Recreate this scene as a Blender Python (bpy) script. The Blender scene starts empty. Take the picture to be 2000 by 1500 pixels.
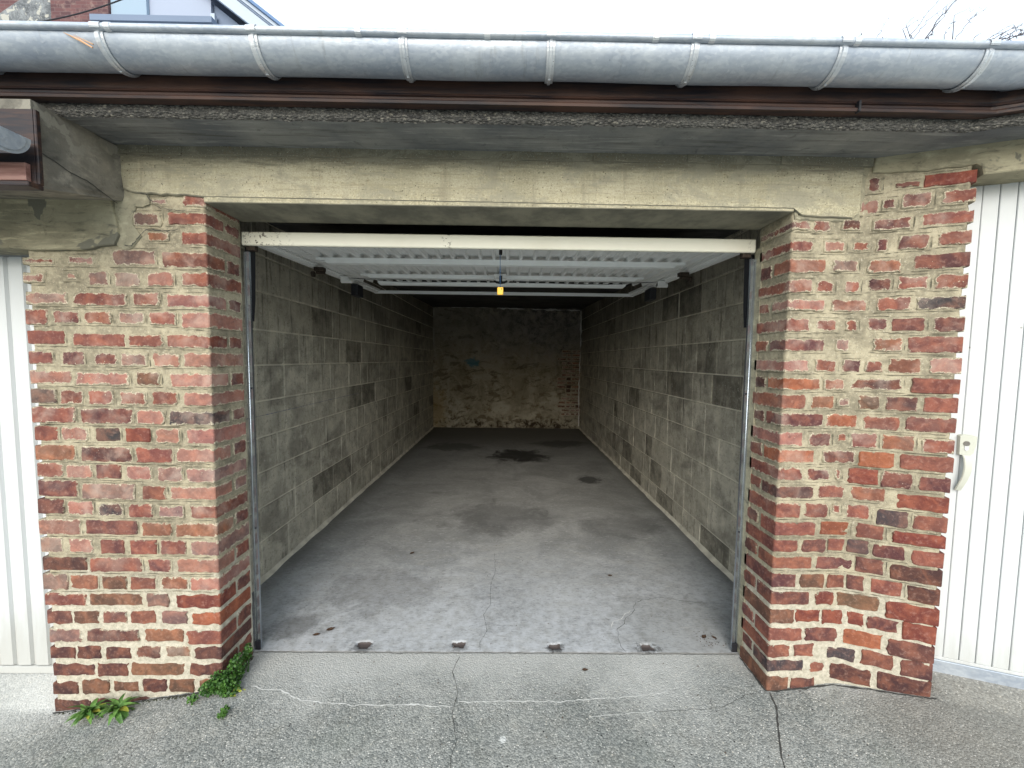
import bpy, bmesh, math, random
from mathutils import Vector, Matrix
from mathutils import noise as mn
rnd = random.Random(7)
S = bpy.context.scene
COL = S.collection
# ------------------------------------------------------------------ camera
cam = bpy.data.cameras.new('camera'); cam_o = bpy.data.objects.new('camera', cam); COL.objects.link(cam_o)
R_ = ((0.99989128, -0.0084895, 0.01205622), (0.01149572, -0.06323428, -0.9979325), (0.00923431, 0.9979626, -0.06312981))
cam_o.matrix_world = Matrix(((R_[0][0], -R_[1][0], -R_[2][0], 0.0),
                             (R_[0][1], -R_[1][1], -R_[2][1], 0.0),
                             (R_[0][2], -R_[1][2], -R_[2][2], 1.45), (0, 0, 0, 1)))
cam.sensor_width = 36; cam.lens = 36 * 752.327 / 2000; cam.clip_start = 0.05; cam.clip_end = 600
S.camera = cam_o
# ------------------------------------------------------------------ light
SUN_EL, SUN_AZ = math.radians(30), math.radians(186)     # azimuth from +Y, clockwise
W = bpy.data.worlds.new('World'); S.world = W; W.use_nodes = True
wn = W.node_tree; wn.nodes.clear()
sky = wn.nodes.new('ShaderNodeTexSky'); sky.sky_type = 'NISHITA'; sky.sun_disc = False
sky.sun_elevation = SUN_EL; sky.sun_rotation = SUN_AZ; sky.air_density = 1.2; sky.dust_density = 3.0
b1 = wn.nodes.new('ShaderNodeBackground'); b1.inputs['Strength'].default_value = 0.06
b2 = wn.nodes.new('ShaderNodeBackground'); b2.inputs['Color'].default_value = (0.84, 0.93, 1.0, 1); b2.inputs['Strength'].default_value = 0.8
ad = wn.nodes.new('ShaderNodeAddShader'); wo = wn.nodes.new('ShaderNodeOutputWorld')
wn.links.new(sky.outputs[0], b1.inputs['Color']); wn.links.new(b1.outputs[0], ad.inputs[0])
wn.links.new(b2.outputs[0], ad.inputs[1]); wn.links.new(ad.outputs[0], wo.inputs['Surface'])
sl = bpy.data.lights.new('sun', 'SUN'); sl.energy = 1.3; sl.angle = math.radians(45); sl.color = (1.0, 0.965, 0.92)
so = bpy.data.objects.new('sun', sl); COL.objects.link(so)
sd = Vector((math.sin(SUN_AZ) * math.cos(SUN_EL), math.cos(SUN_AZ) * math.cos(SUN_EL), math.sin(SUN_EL)))
so.rotation_euler = sd.to_track_quat('Z', 'Y').to_euler(); so.location = (0, -6, 8)
S.view_settings.view_transform = 'Standard'; S.view_settings.look = 'None'
S.view_settings.exposure = 0.76; S.view_settings.gamma = 1; S.view_settings.use_curve_mapping = False
S.render.engine = 'CYCLES'
try: S.cycles.max_bounces = 8; S.cycles.diffuse_bounces = 5
except Exception: pass

# ------------------------------------------------------------------ node helper
class N:
    def __init__(s, name, rough=0.85, metal=0.0, spec=0.3):
        s.m = bpy.data.materials.new(name); s.m.use_nodes = True; s.t = s.m.node_tree
        s.t.nodes.clear(); s.b = s.new('ShaderNodeBsdfPrincipled'); o = s.new('ShaderNodeOutputMaterial')
        s.t.links.new(s.b.outputs[0], o.inputs['Surface'])
        s.b.inputs['Roughness'].default_value = rough; s.b.inputs['Metallic'].default_value = metal
        s.b.inputs['Specular IOR Level'].default_value = spec
        s._geo = None
    def new(s, t): return s.t.nodes.new(t)
    def put(s, sock, v):
        if isinstance(v, bpy.types.NodeSocket): s.t.links.new(v, sock)
        elif isinstance(v, (tuple, list)):
            v = tuple(v)
            if len(v) == 3 and sock.type == 'RGBA': v = v + (1,)
            sock.default_value = v
        else: sock.default_value = v
    def pos(s):
        if not s._geo: s._geo = s.new('ShaderNodeNewGeometry')
        return s._geo.outputs['Position']
    def obj(s): return s.new('ShaderNodeTexCoord').outputs['Object']
    def map(s, v, scale=(1, 1, 1), loc=(0, 0, 0), rot=(0, 0, 0)):
        n = s.new('ShaderNodeMapping'); s.put(n.inputs['Vector'], v); n.inputs['Scale'].default_value = scale
        n.inputs['Rotation'].default_value = rot
        s.put(n.inputs['Location'], loc); return n.outputs[0]
    def noise(s, v, scale, detail=4, rough=0.55, dist=0.0):
        n = s.new('ShaderNodeTexNoise'); s.put(n.inputs['Vector'], v); n.inputs['Scale'].default_value = scale
        n.inputs['Detail'].default_value = detail; n.inputs['Roughness'].default_value = rough
        n.inputs['Distortion'].default_value = dist; return n.outputs[0]
    def vor(s, v, scale, out='Distance', feat='F1', rand=1.0):
        n = s.new('ShaderNodeTexVoronoi'); n.feature = feat; s.put(n.inputs['Vector'], v)
        n.inputs['Scale'].default_value = scale; n.inputs['Randomness'].default_value = rand; return n.outputs[out]
    def mth(s, op, a, b=0.0, c=0.0, clamp=False):
        n = s.new('ShaderNodeMath'); n.operation = op; n.use_clamp = clamp
        s.put(n.inputs[0], a); s.put(n.inputs[1], b); s.put(n.inputs[2], c); return n.outputs[0]
    def ramp(s, f, lo, hi, a=0.0, b=1.0):
        n = s.new('ShaderNodeMapRange'); n.interpolation_type = 'SMOOTHSTEP'; n.clamp = True
        s.put(n.inputs[0], f); s.put(n.inputs[1], lo); s.put(n.inputs[2], hi); s.put(n.inputs[3], a); s.put(n.inputs[4], b)
        return n.outputs[0]
    def mix(s, f, a, b, mode='MIX'):
        n = s.new('ShaderNodeMix'); n.data_type = 'RGBA'; n.blend_type = mode; n.clamp_factor = True
        s.put(n.inputs[0], f); s.put(n.inputs[6], a); s.put(n.inputs[7], b); return n.outputs[2]
    def sep(s, v):
        n = s.new('ShaderNodeSeparateXYZ'); s.put(n.inputs[0], v); return n.outputs
    def att(s, name, out='Fac'):
        n = s.new('ShaderNodeAttribute'); n.attribute_name = name; return n.outputs[out]
    def oi(s, out):
        return s.new('ShaderNodeObjectInfo').outputs[out]
    def color(s, c): s.put(s.b.inputs['Base Color'], c)
    def rough(s, c): s.put(s.b.inputs['Roughness'], c)
    def bump(s, h, dist=0.003, strength=1.0):
        n = s.new('ShaderNodeBump'); n.inputs['Strength'].default_value = strength
        n.inputs['Distance'].default_value = dist; s.put(n.inputs['Height'], h)
        s.t.links.new(n.outputs[0], s.b.inputs['Normal'])
    def blob(s, cx, cy, rx, ry, axes=(0, 1), wob=0.5, nz=None):
        """soft-edged patch of its own shape on a surface (a stain): 1 inside, 0 outside"""
        p = s.sep(s.pos())
        a = s.mth('DIVIDE', s.mth('SUBTRACT', p[axes[0]], cx), rx); b = s.mth('DIVIDE', s.mth('SUBTRACT', p[axes[1]], cy), ry)
        r = s.mth('SQRT', s.mth('ADD', s.mth('MULTIPLY', a, a), s.mth('MULTIPLY', b, b)))
        if nz is not None: r = s.mth('ADD', r, s.mth('MULTIPLY', s.mth('SUBTRACT', nz, 0.5), wob * 2))
        return s.ramp(r, 1.15, 0.55)

def mortar_color(n, p):
    """lime pointing: buff-grey, weathered darker in patches, newer and whiter near the ground"""
    z = n.sep(p)[2]
    n1 = n.noise(p, 9, 5); n2 = n.noise(p, 60, 4); n3 = n.noise(p, 260, 2)
    c = n.mix(n.ramp(n1, 0.35, 0.68), (0.24, 0.215, 0.155), (0.43, 0.385, 0.275))
    c = n.mix(n.ramp(n2, 0.48, 0.75, 0, 0.7), c, (0.46, 0.42, 0.30))
    c = n.mix(n.ramp(n2, 0.5, 0.25, 0, 0.55), c, (0.15, 0.14, 0.10))
    new = n.ramp(n.mth('ADD', z, n.mth('MULTIPLY', n.mth('SUBTRACT', n1, 0.5), 0.5)), 0.62, 0.34)
    c2 = n.mix(n.ramp(n2, 0.3, 0.7), (0.38, 0.355, 0.28), (0.55, 0.515, 0.42))
    c = n.mix(new, c, c2)
    c = n.mix(n.ramp(n3, 0.58, 0.72, 0, 0.6), c, (0.13, 0.12, 0.09)); c = n.mix(n.ramp(n.noise(p, 150, 3), 0.6, 0.7, 0, 0.5), c, (0.62, 0.58, 0.46))
    return c, n2

# ------------------------------------------------------------------ materials
def m_brick():
    n = N('brick_clay', 0.9, spec=0.25)
    p = n.pos(); rn = n.oi('Random'); col = n.oi('Color'); al = n.oi('Alpha')
    off = n.new('ShaderNodeVectorMath'); off.operation = 'ADD'; n.put(off.inputs[0], p)
    cmb = n.new('ShaderNodeCombineXYZ'); n.put(cmb.inputs[0], n.mth('MULTIPLY', rn, 37)); n.put(cmb.inputs[1], n.mth('MULTIPLY', rn, 19))
    n.put(off.inputs[1], cmb.outputs[0]); q = off.outputs[0]
    a = n.noise(q, 16, 4, 0.6, 0.6); b = n.noise(q, 70, 5, 0.65); c = n.noise(q, 300, 3)
    base = n.mix(n.ramp(a, 0.32, 0.7), n.mix(0.55, col, (0.02, 0.015, 0.015), 'MIX'), n.mix(0.25, col, (0.5, 0.2, 0.1)))
    base = n.mix(n.ramp(a, 0.3, 0.7, 0.35, 0.0), base, col)
    base = n.mix(n.ramp(b, 0.5, 0.72, 0, 0.5), base, n.mix(0.45, col, (0.55, 0.36, 0.28)))
    base = n.mix(n.ramp(b, 0.42, 0.24, 0, 0.6), base, (0.05, 0.03, 0.028))
    base = n.mix(n.ramp(c, 0.62, 0.72, 0, 0.4), base, (0.03, 0.02, 0.02))
    # bloom of lime over the older bricks
    bl = n.mth('MULTIPLY', n.ramp(n.noise(q, 11, 5, 0.6, 0.3), 0.42, 0.78), n.ramp(al, 0.05, 0.45, 0.0, 0.55))
    base = n.mix(bl, base, (0.52, 0.42, 0.35))
    mc, mb = mortar_color(n, p)
    e = n.att('edge')
    r1 = n.noise(q, 38, 4, 0.6, 0.4); r2 = n.noise(q, 120, 4, 0.7)
    wob = n.mth('ADD', n.mth('MULTIPLY', n.mth('SUBTRACT', r1, 0.5), 0.034), n.mth('MULTIPLY', n.mth('SUBTRACT', r2, 0.5), 0.020))
    d = n.mth('SUBTRACT', n.mth('ADD', e, wob), n.mth('ADD', n.mth('MULTIPLY', al, 0.0135), -0.0045))
    smear = n.ramp(d, 0.0012, -0.0012)
    rim = n.mth('MULTIPLY', n.ramp(d, 0.0055, 0.001), n.ramp(r2, 0.35, 0.5))
    rim = n.mth('MULTIPLY', rim, n.ramp(al, 0.05, 0.3))
    spl = n.ramp(n.noise(q, 130, 4, 0.6), n.mth('SUBTRACT', 0.74, n.mth('MULTIPLY', al, 0.13)), n.mth('SUBTRACT', 0.76, n.mth('MULTIPLY', al, 0.13)))
    cc = n.mix(rim, base, (0.62, 0.56, 0.42)); cc = n.mix(spl, cc, (0.60, 0.54, 0.42)); cc = n.mix(smear, cc, mc)
    n.color(cc)
    h = n.mth('ADD', n.mth('MULTIPLY', b, 0.6), n.mth('MULTIPLY', c, 0.35)); h = n.mth('ADD', h, n.mth('MULTIPLY', n.mth('MAXIMUM', smear, spl), 0.55))
    n.bump(h, 0.005, 1.0); return n.m
def m_mortar():
    n = N('lime_mortar', 0.95, spec=0.15); p = n.pos(); c, b = mortar_color(n, p); n.color(c)
    h = n.mth('ADD', n.mth('MULTIPLY', b, 0.6), n.mth('MULTIPLY', n.noise(p, 220, 4, 0.7), 0.5)); n.bump(h, 0.005, 1.0); return n.m
def m_lintel():
    n = N('limewashed_concrete', 0.92, spec=0.15); p = n.pos()
    hx = n.map(p, (1.2, 1, 9)); x, y, z = n.sep(p)[0:3]
    a = n.noise(p, 4, 5); g = n.noise(hx, 7, 6, 0.65); f = n.noise(p, 85, 4, 0.65); v = n.noise(n.map(p, (60, 60, 4)), 1.5, 3)
    c = n.mix(n.ramp(a, 0.3, 0.7), (0.33, 0.31, 0.22), (0.45, 0.42, 0.305))
    c = n.mix(n.ramp(g, 0.42, 0.72, 0, 0.5), c, (0.33, 0.30, 0.19))
    c = n.mix(n.ramp(v, 0.52, 0.72, 0, 0.3), c, (0.56, 0.50, 0.33))
    c = n.mix(n.ramp(n.mth('ADD', z, n.mth('MULTIPLY', n.mth('SUBTRACT', g, 0.5), 0.10)), 2.195, 2.25), c, (0.16, 0.155, 0.12))  # top darkened in colour, standing in for the overhang's soft shadow
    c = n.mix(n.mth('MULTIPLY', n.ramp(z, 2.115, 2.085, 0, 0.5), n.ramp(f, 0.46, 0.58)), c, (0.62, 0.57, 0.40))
    pit = n.ramp(n.mth('ADD', n.vor(p, 74), n.mth('MULTIPLY', n.noise(p, 120, 3), 0.35)), 0.36, 0.26); pit = n.mth('MULTIPLY', pit, n.ramp(n.noise(p, 16, 4), 0.42, 0.56)); sc = n.noise(p, 150, 5, 0.75)
    dirt = n.mth('MULTIPLY', n.ramp(f, 0.56, 0.68), n.ramp(n.noise(p, 6, 3), 0.42, 0.62))
    c = n.mix(n.ramp(sc, 0.52, 0.64, 0, 0.65), c, (0.23, 0.20, 0.13)); c = n.mix(n.ramp(sc, 0.44, 0.32, 0, 0.6), c, (0.66, 0.62, 0.48)); c = n.mix(n.ramp(n.noise(n.map(p, (1, 1, 3)), 22, 7, 0.8), 0.54, 0.68, 0, 0.5), c, (0.22, 0.195, 0.135)); c = n.mix(n.mth('MULTIPLY', dirt, 0.7), c, (0.18, 0.145, 0.085)); c = n.mix(pit, c, (0.12, 0.10, 0.07))
    c = n.mix(n.mth('MULTIPLY', n.ramp(n.noise(n.map(p, (9, 9, 1.2)), 2.2, 5, 0.65), 0.55, 0.7), 0.45), c, (0.22, 0.20, 0.145)); c = n.mix(n.mth('MULTIPLY', n.ramp(n.mth('ABSOLUTE', n.mth('SUBTRACT', n.noise(n.map(p, (0.35, 1, 14)), 3, 3), 0.5)), 0.012, 0.004), 0.4), c, (0.20, 0.18, 0.13))
    gr = n.mth('MULTIPLY', n.ramp(n.noise(n.map(p, (1, 1, 1.8)), 4.3, 8, 0.75, 0.5), 0.49, 0.60), 0.65); c = n.mix(gr, c, (0.27, 0.26, 0.20))
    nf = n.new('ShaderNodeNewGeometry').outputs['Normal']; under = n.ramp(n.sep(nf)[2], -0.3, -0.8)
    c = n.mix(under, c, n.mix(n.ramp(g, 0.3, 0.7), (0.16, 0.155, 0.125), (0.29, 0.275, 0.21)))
    n.color(c)
    n.bump(n.mth('SUBTRACT', n.mth('ADD', n.mth('MULTIPLY', f, 0.5), n.mth('MULTIPLY', g, 0.6)), pit), 0.004, 0.9); return n.m
def m_concrete(name, c0, c1, scale=1.0, grain=(1.2, 6, 6), bumpd=0.004, patch=None, dark=(0.07, 0.07, 0.06)):
    n = N(name, 0.92, spec=0.15); p = n.pos()
    a = n.noise(p, 3.2 * scale, 6, 0.6); g = n.noise(n.map(p, grain), 5 * scale, 6, 0.65, 0.4); f = n.noise(p, 130 * scale, 4, 0.65)
    c = n.mix(n.ramp(a, 0.33, 0.68), c0, c1)
    c = n.mix(n.ramp(g, 0.5, 0.72, 0, 0.7), c, tuple(min(1, v * 1.45) for v in c1)); c = n.mix(n.ramp(g, 0.46, 0.27, 0, 0.75), c, dark); c = n.mix(n.ramp(n.noise(p, 23 * scale, 5, 0.7, 0.6), 0.56, 0.72, 0, 0.5), c, tuple(v * 0.45 for v in c0))
    c = n.mix(n.ramp(f, 0.6, 0.72, 0, 0.35), c, dark)
    if patch: c = n.mix(n.ramp(n.noise(p, 4.5, 4, 0.6, 0.8), 0.56, 0.585), c, patch)
    n.color(c); n.bump(n.mth('ADD', n.mth('MULTIPLY', g, 0.7), n.mth('MULTIPLY', f, 0.4)), bumpd, 0.9); return n.m
def m_aggregate_edge():
    n = N('exposed_aggregate_edge', 0.9, spec=0.2); p = n.pos(); q = n.map(p, (1, 1.5, 1.6))
    cid = n.vor(q, 90, 'Color'); d = n.vor(q, 90); v = n.sep(cid)[0]
    c = n.mix(n.ramp(v, 0, 1), (0.07, 0.07, 0.068), (0.19, 0.185, 0.165)); c = n.mix(n.ramp(v, 0.93, 0.99), c, (0.30, 0.285, 0.24))
    c = n.mix(n.ramp(d, 0.35, 0.65, 0, 0.7), c, (0.06, 0.058, 0.055)); c = n.mix(n.ramp(n.noise(p, 9, 4), 0.4, 0.7, 0, 0.5), c, (0.13, 0.13, 0.12)); n.color(c)
    n.bump(n.mth('ADD', n.mth('MULTIPLY', d, -1.0), n.noise(p, 40, 4)), 0.008, 1.0); return n.m
def m_yard():
    n = N('exposed_aggregate_concrete', 0.88, spec=0.3); p = n.pos(); x, y, z = n.sep(p)[0:3]
    a = n.noise(p, 2.1, 7, 0.62, 0.4); b = n.noise(p, 14, 5, 0.6); q = n.map(p, (1, 1, 1))
    v1 = n.vor(q, 165, 'Color'); d1 = n.vor(q, 165); s1 = n.sep(v1); v2 = n.sep(n.vor(q, 85, 'Color')); d2 = n.vor(q, 85)
    c = n.mix(n.ramp(a, 0.35, 0.65), (0.215, 0.24, 0.235), (0.38, 0.40, 0.385))
    c = n.mix(n.ramp(b, 0.4, 0.75, 0, 0.45), c, (0.27, 0.265, 0.23))
    c = n.mix(n.ramp(s1[0], 0.0, 1.0, 0, 0.75), n.mix(0.55, c, (0.07, 0.075, 0.07)), n.mix(0.45, c, (0.55, 0.55, 0.50)))
    c = n.mix(n.mth('MULTIPLY', n.ramp(s1[1], 0.93, 0.97), n.ramp(d1, 0.5, 0.3)), c, (0.72, 0.71, 0.66))
    c = n.mix(n.mth('MULTIPLY', n.ramp(v2[0], 0.965, 0.985), n.ramp(d2, 0.34, 0.22)), c, (0.02, 0.02, 0.022))
    c = n.mix(n.mth('MULTIPLY', n.ramp(v2[1], 0.95, 0.97), n.ramp(d2, 0.34, 0.22)), c, (0.55, 0.53, 0.46))
    c = n.mix(n.ramp(n.noise(p, 42, 6, 0.8), 0.5, 0.7, 0, 0.55), c, (0.13, 0.135, 0.125)); c = n.mix(n.ramp(n.noise(p, 5.5, 7, 0.75, 0.5), 0.54, 0.66, 0, 0.4), c, (0.46, 0.46, 0.42)); moss = n.mth('MULTIPLY', n.ramp(n.noise(p, 2.6, 4), 0.5, 0.7), n.ramp(y, 1.6, 1.1)); c = n.mix(n.mth('MULTIPLY', moss, 0.5), c, (0.14, 0.17, 0.14))
    brown = n.mth('MULTIPLY', n.ramp(x, 1.25, 1.7), n.ramp(y, 1.0, 1.3)); c = n.mix(n.mth('MULTIPLY', brown, 0.45), c, (0.21, 0.19, 0.16))
    li = n.ramp(n.mth('ADD', y, n.mth('MULTIPLY', n.mth('SUBTRACT', a, 0.5), 0.6)), 1.45, 1.8); c = n.mix(n.mth('MULTIPLY', li, 0.6), c, (0.56, 0.57, 0.55))
    sp = n.blob(-0.006, 1.385, 0.014, 0.016, nz=n.noise(p, 90, 3), wob=0.6); c = n.mix(sp, c, (0.62, 0.64, 0.62))
    n.color(c); n.bump(n.mth('ADD', n.mth('MULTIPLY', d1, -0.5), n.mth('MULTIPLY', b, 0.3)), 0.0045, 1.0); n.rough(n.ramp(s1[2], 0.7, 1.0, 0.9, 0.45)); return n.m
def m_floor():
    n = N('smooth_worn_concrete', 0.8, spec=0.25); p = n.pos(); x, y, z = n.sep(p)[0:3]
    lg = n.noise(n.map(p, (1.2, 1.5, 1)), 1.7, 9, 0.72, 0.7); a = n.noise(n.map(p, (1, 2.6, 1)), 4.2, 9, 0.75, 0.9); b = n.noise(p, 17, 7, 0.75); f = n.noise(p, 110, 4, 0.7)
    c = n.mix(n.ramp(lg, 0.34, 0.66), (0.22, 0.23, 0.23), (0.38, 0.39, 0.385))
    c = n.mix(n.ramp(a, 0.46, 0.75, 0, 0.6), c, (0.36, 0.36, 0.335)); c = n.mix(n.ramp(a, 0.44, 0.27, 0, 0.6), c, (0.12, 0.12, 0.12))
    c = n.mix(n.ramp(b, 0.55, 0.75, 0, 0.35), c, (0.40, 0.39, 0.35)); c = n.mix(n.ramp(f, 0.6, 0.75, 0, 0.4), c, (0.10, 0.10, 0.09))
    ef = n.mth('MULTIPLY', n.ramp(n.mth('ADD', y, n.mth('MULTIPLY', n.mth('SUBTRACT', a, 0.5), 1.3)), 3.1, 1.95), n.ramp(b, 0.25, 0.65)); c = n.mix(n.mth('MULTIPLY', ef, 0.8), c, (0.54, 0.57, 0.60)); c = n.mix(n.ramp(n.noise(n.map(p, (1, 3, 1)), 34, 6, 0.75, 0.5), 0.50, 0.68, 0, 0.6), c, (0.13, 0.13, 0.125)); c = n.mix(n.ramp(n.noise(n.map(p, (1, 3, 1)), 21, 6, 0.75, 0.8), 0.54, 0.68, 0, 0.6), c, (0.56, 0.57, 0.56))  # whitish bloom by the threshold, widened to paint brighter daylight on the front
    c = n.mix(n.ramp(n.mth('ADD', y, n.mth('MULTIPLY', b, 0.012)), 1.836, 1.826), c, (0.20, 0.20, 0.19))
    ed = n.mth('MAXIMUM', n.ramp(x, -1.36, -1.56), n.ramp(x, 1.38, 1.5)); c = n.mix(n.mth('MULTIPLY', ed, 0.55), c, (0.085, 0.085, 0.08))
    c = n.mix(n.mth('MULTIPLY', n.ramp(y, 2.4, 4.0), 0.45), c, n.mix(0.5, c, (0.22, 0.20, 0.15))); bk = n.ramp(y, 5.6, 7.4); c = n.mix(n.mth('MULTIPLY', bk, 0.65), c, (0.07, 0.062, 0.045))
    nz = n.noise(p, 4.5, 9, 0.75, 0.6); nh = n.noise(p, 42, 7, 0.75, 0.4)
    for (cx, cy, rx, ry, k) in ((-0.715, 1.85, 0.06, 0.035, 0.6), (-0.235, 1.855, 0.05, 0.03, 0.4), (0.249, 1.85, 0.05, 0.035, 0.7), (0.72, 1.85, 0.07, 0.035, 0.7), (0.17, 5.75, 0.48, 0.42, 0.93), (0.99, 4.6, 0.17, 0.16, 0.75), (-0.07, 3.45, 0.5, 0.4, 0.38), (-0.75, 2.35, 0.35, 0.25, 0.3),
                              (1.05, 3.3, 0.4, 0.25, 0.3), (0.9, 6.6, 0.5, 0.3, 0.6), (-0.9, 6.3, 0.5, 0.3, 0.5), (-1.15, 2.0, 0.16, 0.1, 0.45)):
        c = n.mix(n.mth('MULTIPLY', n.blob(cx, cy, rx, ry, nz=(nh if ry < 0.05 else nz), wob=(1.6 if ry < 0.05 else 1.3)), k), c, (0.025, 0.024, 0.022))
    pd = n.blob(1.0, 2.02, 0.42, 0.3, nz=nz, wob=0.8); c = n.mix(n.mth('MULTIPLY', pd, 0.35), c, (0.16, 0.165, 0.15))
    sk = n.ramp(n.vor(p, 13), 0.05, 0.035); sk = n.mth('MULTIPLY', sk, n.ramp(b, 0.5, 0.6)); c = n.mix(sk, c, (0.03, 0.025, 0.02))
    c = n.mix(n.ramp(z, -0.0018, -0.0045), c, (0.09, 0.075, 0.07))
    n.color(c); n.rough(n.ramp(lg, 0.3, 0.7, 0.55, 0.85)); n.bump(n.mth('ADD', n.mth('MULTIPLY', a, 0.5), n.mth('MULTIPLY', f, 0.35)), 0.003, 0.7); return n.m
def m_block():
    n = N('cinder_block', 0.95, spec=0.12); p = n.pos(); col = n.oi('Color')
    s = n.noise(n.map(p, (5, 5, 0.8)), 4, 5, 0.6); b = n.noise(p, 9, 5, 0.6); f = n.noise(p, 140, 4, 0.7)
    c = n.mix(n.ramp(b, 0.3, 0.7), n.mix(0.45, col, (0.13, 0.115, 0.085)), n.mix(0.45, col, (0.60, 0.555, 0.44)))
    c = n.mix(n.ramp(s, 0.56, 0.72, 0, 0.5), c, (0.48, 0.45, 0.34)); c = n.mix(n.ramp(s, 0.42, 0.26, 0, 0.7), c, (0.07, 0.065, 0.055)); c = n.mix(n.ramp(n.noise(p, 30, 6, 0.8), 0.50, 0.68, 0, 0.65), c, (0.17, 0.155, 0.125)); c = n.mix(n.ramp(n.noise(p, 55, 5, 0.8), 0.55, 0.68, 0, 0.6), c, (0.66, 0.63, 0.54)); c = n.mix(n.ramp(n.vor(p, 34), 0.13, 0.07, 0, 0.75), c, (0.05, 0.045, 0.04))
    c = n.mix(n.ramp(f, 0.62, 0.74, 0, 0.5), c, (0.05, 0.045, 0.04))
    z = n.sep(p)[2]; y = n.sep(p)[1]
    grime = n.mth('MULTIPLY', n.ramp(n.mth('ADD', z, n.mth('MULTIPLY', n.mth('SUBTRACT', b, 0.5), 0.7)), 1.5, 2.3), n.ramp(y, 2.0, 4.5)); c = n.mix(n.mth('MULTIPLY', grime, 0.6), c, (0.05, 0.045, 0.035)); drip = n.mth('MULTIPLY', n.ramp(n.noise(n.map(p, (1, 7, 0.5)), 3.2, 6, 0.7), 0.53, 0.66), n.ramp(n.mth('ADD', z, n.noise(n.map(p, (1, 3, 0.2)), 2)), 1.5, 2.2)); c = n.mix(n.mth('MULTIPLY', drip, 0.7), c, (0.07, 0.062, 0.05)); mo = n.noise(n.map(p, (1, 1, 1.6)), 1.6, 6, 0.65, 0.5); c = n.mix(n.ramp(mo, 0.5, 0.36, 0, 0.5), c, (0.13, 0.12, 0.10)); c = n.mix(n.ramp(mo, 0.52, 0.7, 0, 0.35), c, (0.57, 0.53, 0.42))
    n.color(c); n.bump(n.mth('ADD', n.mth('MULTIPLY', f, 0.7), n.mth('MULTIPLY', n.noise(p, 30, 6, 0.8), 0.9)), 0.006, 1.0); return n.m
def m_blockmortar():
    n = N('grey_block_mortar', 0.95, spec=0.12); p = n.pos(); b = n.noise(p, 9, 5); f = n.noise(p, 120, 4, 0.7)
    c = n.mix(n.ramp(b, 0.3, 0.7), (0.52, 0.49, 0.40), (0.76, 0.72, 0.59)); n.color(c); n.bump(f, 0.005, 1.0); return n.m
def m_backwall():
    n = N('peeling_plaster', 0.95, spec=0.1); p = n.pos(); x, y, z = n.sep(p)[0:3]
    a = n.noise(p, 2.2, 9, 0.72, 0.6); b = n.noise(p, 7, 9, 0.78, 0.4); f = n.noise(p, 60, 5, 0.8)
    up = n.ramp(n.mth('ADD', z, n.mth('MULTIPLY', n.mth('SUBTRACT', a, 0.5), 2.8)), 0.95, 2.3)
    up2 = n.mth('MULTIPLY', up, n.ramp(n.mth('ADD', x, n.mth('MULTIPLY', n.mth('SUBTRACT', b, 0.5), 1.6)), -1.3, 0.5, 0.45, 1.0))
    low = n.mix(n.ramp(a, 0.35, 0.65), (0.22, 0.195, 0.14), (0.40, 0.37, 0.285)); low = n.mix(n.ramp(b, 0.5, 0.62, 0, 0.8), low, (0.14, 0.105, 0.06)); low = n.mix(n.ramp(n.noise(n.map(p, (1, 1, 2.5)), 2.6, 6, 0.7, 0.7), 0.54, 0.6, 0, 0.7), low, (0.10, 0.075, 0.045))
    hi = n.mix(n.ramp(b, 0.36, 0.62), (0.09, 0.085, 0.08), (0.30, 0.275, 0.24))
    c = n.mix(up2, low, hi)
    c = n.mix(n.ramp(n.noise(p, 3.3, 7, 0.7, 0.8), 0.58, 0.62, 0, 0.55), c, (0.36, 0.33, 0.25))
    c = n.mix(n.mth('MULTIPLY', n.ramp(z, 0.35, 0.1), n.ramp(b, 0.45, 0.6)), c, (0.04, 0.03, 0.02))
    c = n.mix(n.mth('MULTIPLY', n.blob(-1.5, 0.35, 0.22, 0.6, (0, 2), nz=n.noise(p, 5, 6, 0.7), wob=1.4), 0.45), c, (0.28, 0.19, 0.07))
    c = n.mix(n.mth('MULTIPLY', n.blob(-0.76, 1.38, 0.15, 0.10, (0, 2), nz=n.noise(p, 14, 6, 0.7), wob=1.5), 0.8), c, (0.05, 0.16, 0.20))
    c = n.mix(n.ramp(f, 0.6, 0.72, 0, 0.5), c, (0.04, 0.035, 0.03))
    n.color(c); n.bump(n.mth('ADD', n.mth('MULTIPLY', a, 1.0), n.mth('MULTIPLY', b, 0.6)), 0.02, 0.9); return n.m
def m_zinc(name='weathered_zinc', c0=(0.33, 0.38, 0.45), c1=(0.46, 0.51, 0.56), metal=0.5, r=0.45):
    n = N(name, r, metal, 0.5); p = n.pos()
    a = n.noise(n.map(p, (1, 3, 3)), 5, 5, 0.6); b = n.noise(p, 55, 5, 0.75, 1.0); g = n.vor(n.map(p, (1, 1.6, 1.6)), 75, 'Color'); gv = n.sep(g)[0]
    c = n.mix(n.ramp(a, 0.35, 0.7), c0, c1); c = n.mix(n.mth('MULTIPLY', n.ramp(n.noise(n.map(p, (7, 1, 1)), 6, 5, 0.7), 0.56, 0.7), 0.35), c, (0.24, 0.25, 0.26)); c = n.mix(n.ramp(gv, 0.3, 1.0, 0, 0.25), c, (0.62, 0.66, 0.68)); c = n.mix(n.ramp(b, 0.62, 0.76, 0, 0.55), c, (0.74, 0.76, 0.76)); c = n.mix(n.ramp(b, 0.36, 0.22, 0, 0.5), c, (0.14, 0.16, 0.18))
    n.color(c); n.rough(n.mth('ADD', n.ramp(b, 0.3, 0.7, r - 0.1, r + 0.15), n.mth('MULTIPLY', gv, 0.06))); n.bump(n.mth('ADD', b, n.mth('MULTIPLY', a, 1.2)), 0.0012, 0.6); return n.m
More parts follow.
